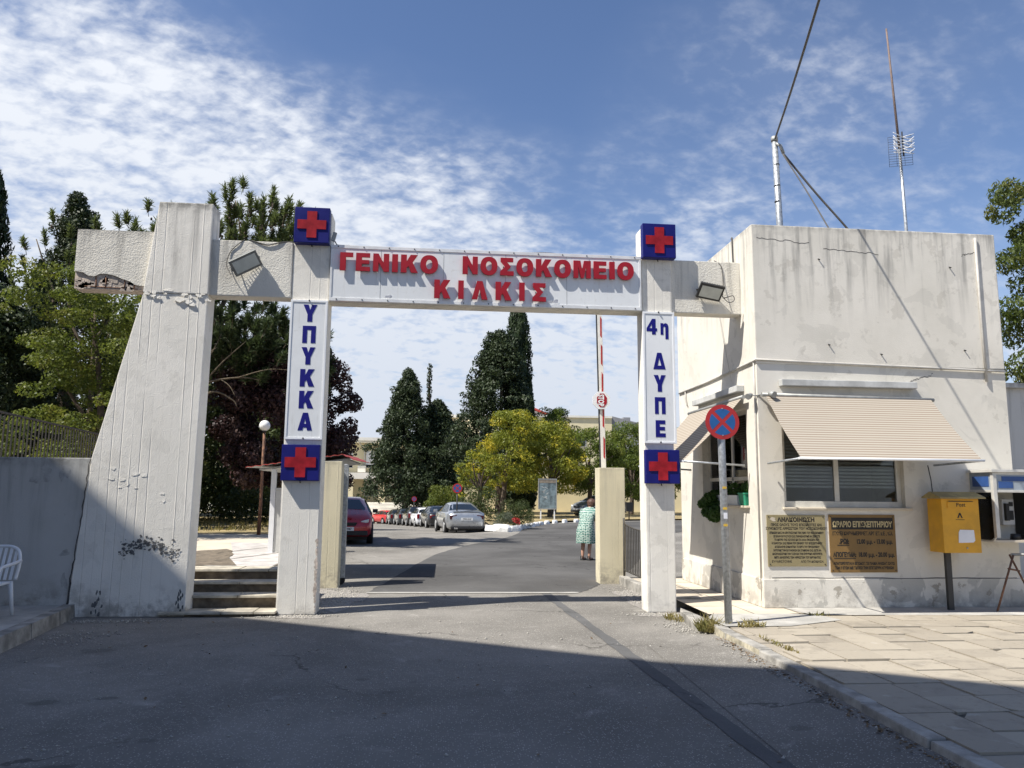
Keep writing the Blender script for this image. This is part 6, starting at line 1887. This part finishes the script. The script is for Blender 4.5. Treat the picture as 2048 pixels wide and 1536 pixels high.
# upper crown seen above the beam: limbs fanning up and out from a fork
def fan(cx, cy, cz, n, ang0, ang1, l0, l1, dep, sz):
    for i in range(n):
        a = q.uniform(ang0, ang1); l = q.uniform(l0, l1)
        d = Vector((math.cos(a), q.uniform(-dep, dep), math.sin(a)))
        p = Vector((cx, cy, cz)) + d * l
        up_ = (d * .6 + Vector((0, 0, .8))).normalized()
        tips.append((p.x, p.y, p.z, tuple(up_), sz * q.uniform(.7, 1.3)))
fan(1.5, 0, 7.6, 170, R(30), R(118), .9, 3.1, .5, .55)
fan(-1.2, 0, 7.4, 100, R(50), R(160), .6, 2.6, .5, .5)
fan(.3, 0, 7.0, 90, R(30), R(150), .5, 2.6, .6, .5)
trk = [([(0, 0, .3), (.1, 0, 3), (.3, .1, 6.0), (.8, 0, 8.2)], .24, .07), ([(.3, .1, 6), (1.1, 0, 7.6), (1.9, -.1, 9.2), (2.2, 0, 10.4)], .09, .02), ([(.3, 0, 6), (-.6, .1, 7.4), (-1.4, 0, 8.9)], .09, .02),
       ([(.8, 0, 7.4), (1.2, .1, 8.9), (1.0, 0, 10.4)], .06, .015), ([(1.1, 0, 7.6), (2.2, 0, 8.4), (2.9, 0, 9.0)], .05, .015), ([(-.6, .1, 7.4), (-1.8, 0, 7.9), (-2.6, 0, 8.5)], .05, .015)]
pine('tall pine with upright needle tufts and dark cones behind the pylon', (-7.6, 24.5, .5), tips, 31, trk, .19)
tips = []
fan(-.2, 0, 4.9, 210, R(-30), R(200), .3, 2.3, .8, .45)
fan(1.4, .4, 5.0, 150, R(-40), R(170), .2, 1.6, .8, .45)
trk = [([(-1.6, 0, .3), (-1.3, 0, 3), (-.9, .1, 5.4)], .2, .08), ([(-1.5, -.6, 3.2), (-.7, -.7, 4.1), (.3, -.7, 4.35), (.9, -.7, 4.3)], .05, .012), ([(-1.45, -.6, 3.4), (-1.0, -.75, 4.6), (-.3, -.8, 5.2)], .05, .012),
       ([(-1.4, -.6, 3.3), (-.4, -.8, 3.9), (.2, -.8, 3.7), (.35, -.8, 3.5)], .04, .01), ([(-.7, -.7, 4.1), (-.1, -.8, 4.8), (.5, -.8, 5.4)], .03, .008), ([(-1.3, -.6, 3.9), (-.9, -.8, 4.3), (-.5, -.8, 4.9), (-.2, -.8, 5.6)], .03, .008),
       ([(-.2, -.7, 4.3), (.1, -.8, 4.1), (.3, -.9, 3.8)], .02, .006), ([(.3, -.7, 4.35), (1.2, -.8, 4.6), (2.0, -.8, 4.55)], .02, .006), ([(0, 0, 5), (1.4, .3, 5.3), (2.4, .4, 5.2)], .05, .02)]
pine('dark pine with bare twisted branches seen between the pylon and left pillar', (-6.0, 23.2, .5), tips, 32, trk, .2, L_PINED, cones=False, per=130)
tips = []
fan(0, 0, 5.5, 120, R(20), R(165), 1.0, 3.9, .5, .55)
pine('pine sapling with spread tufts left of the concrete beam stub', (-10.4, 24, .5), tips, 33, [([(0, 0, 0), (.1, 0, 3), (0, 0, 6.5)], .14, .04), ([(0, 0, 5), (-1.2, 0, 7), (-1.9, 0, 8.7)], .05, .015), ([(0, 0, 5.5), (1, 0, 7.4), (1.3, 0, 9)], .05, .015)], .14)

# ---- light green tree over the garden wall
q = random.Random(61)
cl6 = []
for i in range(120):
    z = 1.6 + 5.0 * q.random() ** .85
    sp = 1.55 + .4 * math.sin(z * 1.3)
    if z > 5.2: sp *= .72
    x = q.uniform(-sp, sp * 1.15); y = q.uniform(-1.2, 1.2)
    c = q.uniform(.20, .48)
    cl6.append((x, y, z, c * 1.25, c * 1.1, c * .52))
for x, y, z in ((-1.7, -.2, 6.0), (-1.98, -.1, 5.9), (-1.5, 0, 6.35), (-1.2, -.3, 6.5), (-.6, 0, 6.8), (-2.15, -.1, 5.7)): cl6.append((x, y, z, .2, .2, .14))
tree('deciduous_tree', 'light green deciduous tree over the garden wall, against the pylon', (-8.35, 19.5, .3), cl6, 170, .078, L_DEC,
     [([(.2, 0, 0), (.3, 0, 2.2), (.1, 0, 4.2), (-.2, 0, 5.6)], .13, .03), ([(.3, 0, 2.4), (.9, -.2, 3.8), (1.3, -.2, 5.0)], .07, .02), ([(.25, 0, 2.6), (-.6, .1, 3.7), (-1.3, 0, 5.0)], .06, .015)], seed=61, aspect=.55, group='trees behind the garden wall', up=.3)
q = random.Random(62); clb = []
for i in range(60):
    x = q.uniform(-3.4, .9); clb.append((x, q.uniform(-.5, .6), q.uniform(.7, 2.3) - abs(x) * .08, .42, .4, .34))
tree('hedge_shrub', 'light green leafy shrubs behind the iron fence', (-8.2, 13.6, .4), clb, 150, .075, L_DEC, (), seed=62, aspect=.6, cat='shrub', group='shrubs behind the garden wall', up=.3)

# ---- purple plum beyond the steps
q = random.Random(71); cl7 = []
for i in range(92):
    a = q.uniform(0, 6.28); z = 1.5 + 4.1 * q.random() ** .8
    r_ = 2.15 * math.sin(math.pi * min(1, (z - .7) / 5.6)) ** .6
    d = r_ * math.sqrt(q.uniform(.25, 1)); c = q.uniform(.35, .6)
    cl7.append((d * math.cos(a), d * math.sin(a) * .8, z, c, c, c * .8))
for x, z in ((1.75, 1.8), (1.95, 1.55), (1.6, 2.2), (2.0, 3.3), (2.15, 4.0), (1.8, 4.6)): cl7.append((x, 0, z, .3, .3, .3))
tree('plum_tree', 'dark purple-leaved plum tree beyond the steps', (-4.75, 24.6, .4), cl7, 190, .11, L_PLUM,
     [([(.15, 0, 0), (.1, 0, 1.4), (0, 0, 3.2)], .20, .10), ([(.1, 0, 1.5), (.9, 0, 2.8), (1.4, 0, 4.2)], .09, .02), ([(.1, 0, 1.6), (-.9, 0, 2.9), (-1.4, 0, 4.4)], .09, .02)], seed=71, aspect=.6)
# shrubs and darker trees behind, closing the view at the left
def shrub(label, loc, r, h, seed, mat=None, leaf=.10, dens=90, n=26, cat='shrub', name='shrub', grp=None, aspect=.5):
    q = random.Random(seed); cl = []
    for i in range(n):
        a = q.uniform(0, 6.28); z = h * q.uniform(.12, .88); rr = r * math.sqrt(q.uniform(.1, 1)) * (1 - .45 * z / h)
        c = r * q.uniform(.22, .38)
        cl.append((rr * math.cos(a), rr * math.sin(a), z, c, c, min(c, h * .25)))
    return tree(name, label, loc, cl, dens, leaf, mat or L_SHR, (), seed=seed, aspect=aspect, cat=cat, group=grp, up=.2)
shrub('pointed dull green shrub beyond the steps, beside the pylon', (-7.7, 24, .4), .95, 2.7, 81, leaf=.10, dens=130, n=44)
shrub('low green shrub under the plum tree behind the globe lamp', (-6.6, 29, .4), 1.3, 1.5, 82, leaf=.11, dens=80)
shrub('dark rounded shrub at the back of the dry lawn', (-8.4, 32, .35), 1.8, 2.6, 83, leaf=.13, dens=55, mat=L_CYP2)
for i, (x, y, h, r_, lab) in enumerate([(-8.0, 40, 7.5, 3.2, 'dark broadleaf tree deep behind the plum tree'), (-13.5, 36, 8.5, 3.4, 'dark broadleaf tree deep behind the pylon'), (-19.5, 36, 9, 3.8, 'dark broadleaf tree deep behind the low conifer at far left'), (-9.2, 30, 8.2, 2.4, 'dark broadleaf tree between the pylon and the plum tree'), (-15.5, 28, 7.4, 2.8, 'dark broadleaf tree behind the columnar cypress at the left edge')]):
    cl = envelope_clumps(.4, h, lambda t_: r_ * math.sin(math.pi * min(1, .28 + .66 * t_)) ** .6, 90, r_ * .32, 90 + i, .9, .25)
    tree('broadleaf_tree', lab, (x, y, .3), cl, 34, .19, L_SHR, [([(0, 0, 0), (.1, 0, h * .7)], .2, .06)], seed=90 + i, group='background trees at the left')
# ---- yellow-green robinias
def robinia(label, loc, R_, z0, z1, seed, mat=L_ROB, lean=0., dens=48, leaf=.175, n=84):
    q = random.Random(seed); cl = []
    for i in range(n):
        a = q.uniform(0, 6.28); f = q.random() ** .85; z = z0 + (z1 - z0) * f
        rr = R_ * math.sin(math.pi * min(1, .22 + .72 * f)) ** .7 * math.sqrt(q.uniform(.2, 1)); c = R_ * q.uniform(.15, .27)
        cl.append((rr * math.cos(a) + lean * f, rr * math.sin(a), z - .12 * rr, c * 1.15, c * 1.1, c * .75))
    tk = [([(0, 0, -.2), (.1 + lean * .2, 0, z0 + .4), (lean * .5, 0, (z0 + z1) / 2)], .20, .09)]
    for k in range(5):
        a = q.uniform(0, 6.28); tk.append(([(.08 + lean * .1, 0, z0 + .2), (R_ * .4 * math.cos(a), R_ * .4 * math.sin(a), z0 + (z1 - z0) * .4), (R_ * .75 * math.cos(a), R_ * .75 * math.sin(a), z0 + (z1 - z0) * q.uniform(.55, .8))], .08, .02))
    return tree('robinia_tree', label, loc, cl, dens, leaf, mat, tk, seed=seed, aspect=.42, group='yellow-green trees on the island', droop=.35, up=.25)
robinia('yellow-green tree left of the information board, the most yellow of them', (4.1, 48.5, .1), 2.35, 1.7, 6.6, 101, lean=.8)
robinia('yellow-green tree standing right behind the information board', (7.5, 50.5, .1), 2.5, 1.7, 6.1, 102)
robinia('greener tree behind the bending woman', (10.6, 53, .1), 2.5, 1.8, 5.9, 103, L_ROBG)
robinia('small yellowing tree low beside the dark conifer', (2.6, 46.5, .1), 1.45, 1.4, 4.0, 104, n=34)
robinia('green tree right of the barrier arm', (14.6, 57, .1), 3.0, 1.5, 6.6, 105, L_ROBG)
robinia('green tree at the back above the information board, crown against the sky', (9.4, 61, 0), 2.3, 3.5, 8.3, 106, L_ROBG)
robinia('green tree close behind the right gate pillar', (17.5, 60, .1), 3.0, 1.2, 6.8, 107, L_ROBG)
# ---- shrubs round the parked cars
shrub('broad leafy shrub behind the row of parked cars', (.85, 65.5, gz(.8, 65.5)), 1.9, 3.4, 111, leaf=.14, dens=50, n=36, mat=L_DEC)
shrub('dull green shrub behind the silver saloon', (2.5, 43, .0), 1.25, 2.1, 112, leaf=.13, dens=55, n=30)
shrub('rosemary-like dark green bush at the corner of the island', (3.75, 35.6, .1), .85, 1.25, 113, leaf=.10, dens=150, n=40, aspect=.22, mat=L_SHR)
shrub('grey-green herb cushion in front of the rosemary bush', (3.05, 34.5, .1), .55, .70, 114, leaf=.07, dens=180, n=26, aspect=.3, mat=L_GREY)
shrub('clump of red flowers by the white edging stones', (3.55, 34.1, .25), .26, .35, 115, leaf=.06, dens=200, n=10, aspect=.9, mat=L_RED, name='flower_clump', cat='flowers')
shrub('low planting at the foot of the hospital terrace', (-3.6, 87.5, gz(-3.6, 87.5)), 1.6, 1.5, 116, leaf=.18, dens=30, n=20)
for i, x in enumerate((-13.6, -11.0, -8.4)):
    shrub(('rounded terrace bush left of the hospital columns', 'rounded terrace bush in the middle of the hospital columns', 'rounded terrace bush right of the hospital columns')[i], (x, 89.6, .42), .75, .9, 120 + i, leaf=.2, dens=26, n=14, grp='terrace bushes')
# ---- drooping tree at the far right
q = random.Random(131); clr = []; tk = [([(2.5, 0, 0), (2.3, 0, 4), (1.8, 0, 8), (1.2, 0, 11.5)], .28, .05)]
for i in range(110):
    z = 3.0 + 9.4 * q.random(); x = q.uniform(-.75, 3.2) - .4 * (z > 10.6); y = q.uniform(-1.8, 1.8)
    if 9.9 < z < 10.9 and x < .4: continue
    if z > 11.6 and x < -.1: continue
    clr.append((x + (.25 if z > 10.4 else 0), y, z, .55, .5, .45))
for k in range(6): tk.append(([(2.0, 0, 5 + k), (1.2, q.uniform(-.8, .8), 6.2 + k), (.5, q.uniform(-.9, .9), 6.4 + k)], .05, .012))
tree('broadleaf_tree', 'tall tree with drooping compound leaves at the far right behind the booth', (18.8, 22, 0), clr, 120, .17, L_RT, tk, seed=131, aspect=.38, droop=1.4, spread=.9, up=.2)

# ================================================================ SMALL GROWTH AND GRIT
def blades(n, cx, cy, rx, ry, z, h, seed, lean=.5, w=.006):
    g_ = np.random.default_rng(seed)
    r_ = np.sqrt(g_.uniform(0, 1, n)); a = g_.uniform(0, 6.28, n)
    B = np.stack([cx + rx * r_ * np.cos(a), cy + ry * r_ * np.sin(a), np.full(n, z)], 1)
    d = g_.normal(size=(n, 3)) * lean; d[:, 2] = 1
    Hh = h * g_.uniform(.4, 1.2, (n, 1))
    s = np.cross(d, g_.normal(size=(n, 3))); s /= np.linalg.norm(s, axis=1, keepdims=True)
    m = B + d * Hh * .55; tp_ = B + d * Hh + g_.normal(size=(n, 3)) * Hh * .25
    v = np.stack([B - s * w, B + s * w, m + s * w, tp_, m - s * w], 1)
    v4 = v[:, [0, 1, 2, 4]].reshape(-1, 3); t4 = np.stack([v[:, 4], v[:, 2], v[:, 3], v[:, 3] - s * w * .2], 1).reshape(-1, 3)
    vv = np.concatenate([v4, t4]); return vv, np.arange(len(vv)).reshape(-1, 4)
def weeds(label, cx, cy, rx, ry, z, h, n, seed):
    v, f = blades(n, 0, 0, rx, ry, 0, h, seed)
    o = npmesh('weed_tuft', v, f, L_WEED); o.location = (cx, cy, z)
    return tag(o, label, 'weeds', 'weeds along the kerb')
weeds('dry weed tuft at the kerb end beside the no-stopping pole', 3.32, 9.25, .15, .13, .03, .15, 300, 1)
weeds('small dry weeds at the foot of the no-stopping pole', 3.72, 9.0, .16, .07, .12, .07, 120, 2)
weeds('sparse green weeds in the concrete crack near the booth corner', 4.95, 9.75, .16, .06, .125, .04, 50, 3)
weeds('low weeds along the kerb joint between pole and shade', 3.55, 7.9, .04, .45, .12, .035, 90, 4)
weeds('dry weeds in the gutter near the right gate pillar', 3.2, 10.3, .12, .25, .0, .07, 120, 5)
v, f = blades(9000, -14, 27, 11.5, 6.0, .50, .13, 9, w=.012)
keep = v.reshape(-1, 4, 3)[:, 0, 0] < -3.8
v = v.reshape(-1, 4, 3)[keep].reshape(-1, 3)
tag(npmesh('dry_grass', v, np.arange(len(v)).reshape(-1, 4), L_WEED), kind='stuff')
g_ = np.random.default_rng(5)
def stones(spec, seed):
    g_ = np.random.default_rng(seed); P = []
    for n, cx, cy, rx, ry, z in spec:
        a = g_.normal(size=(n, 2)) * .5
        P.append(np.stack([cx + rx * a[:, 0], cy + ry * a[:, 1], np.full(n, z)], 1))
    P = np.concatenate(P); n = len(P)
    s = g_.uniform(.006, .019, (n, 1))
    oct_ = np.array([(1, 0, 0), (0, 1, 0), (-1, 0, 0), (0, -1, 0), (0, 0, 1.), (0, 0, -.6)])
    v = (P[:, None, :] + (oct_[None] * g_.uniform(.6, 1.3, (n, 6, 1))) * s[:, None] * np.array([1, 1, .7])).reshape(-1, 3)
    tri = np.array([(0, 1, 4), (1, 2, 4), (2, 3, 4), (3, 0, 4), (1, 0, 5), (2, 1, 5), (3, 2, 5), (0, 3, 5)])
    f = (np.arange(n)[:, None, None] * 6 + tri[None]).reshape(-1, 3)
    return v, f
v, f = stones([(700, -1.5, 12.6, .35, 1.3, .004), (260, -1.85, 10.75, .5, .12, .004), (500, 3.25, 12.4, .25, 1.2, .004), (260, 3.15, 10.72, .45, .14, .004), (160, 3.1, 9.6, .2, .7, .004), (300, -4.1, 10.45, .7, .12, .004), (110, 3.10, 6.6, .05, 1.7, .058), (120, -3.9, 9.4, .4, .6, .004), (420, -.5, 7.0, 5.5, 4.0, .003)], 3)
tag(npmesh('gravel', v, f, STONE), kind='stuff')
GRAV = simple('gravelly ground', (.27, .25, .225), .95, var=.4, scale=26, bump=.9, bscale=60, world=True)
mb = MB()
for i, (cx, cy, rx, ry) in enumerate([(-1.5, 12.5, .42, 1.25), (3.22, 12.3, .26, 1.1), (-1.83, 10.72, .45, .13), (3.2, 10.65, .4, .2)]):
    p = splat(cx, cy, rx, ry, .0035, 980 + i, 30); mb.add(p, [tuple(range(30))])
tag(mb.build('gravel_ground', GRAV), kind='structure')
v, f = leaf_cards(*[np.concatenate(z) for z in zip(*[(np.stack([edge_x(float(y)) - np.abs(g_.normal(size=1)[0]) * .06 * np.ones(1), np.array([y]), np.array([.062])], 1), np.array([[0, 0, 1.]])) for y in g_.uniform(3.2, 8.6, 520)])], .035, .5, .25, 77)
vv, ff = leaf_cards(np.stack([g_.uniform(-4.2, 2.9, 70), g_.uniform(3.4, 10.3, 70), np.full(70, .009)], 1), np.tile([0, 0, 1.], (70, 1)), .04, .55, .3, 78)
v, f = np.concatenate([v, vv]), np.concatenate([f, ff + len(v)])
tag(npmesh('leaf_litter', v, f, simple('dead leaves', (.14, .09, .045), .9, var=.5, scale=60, world=True)), kind='stuff')
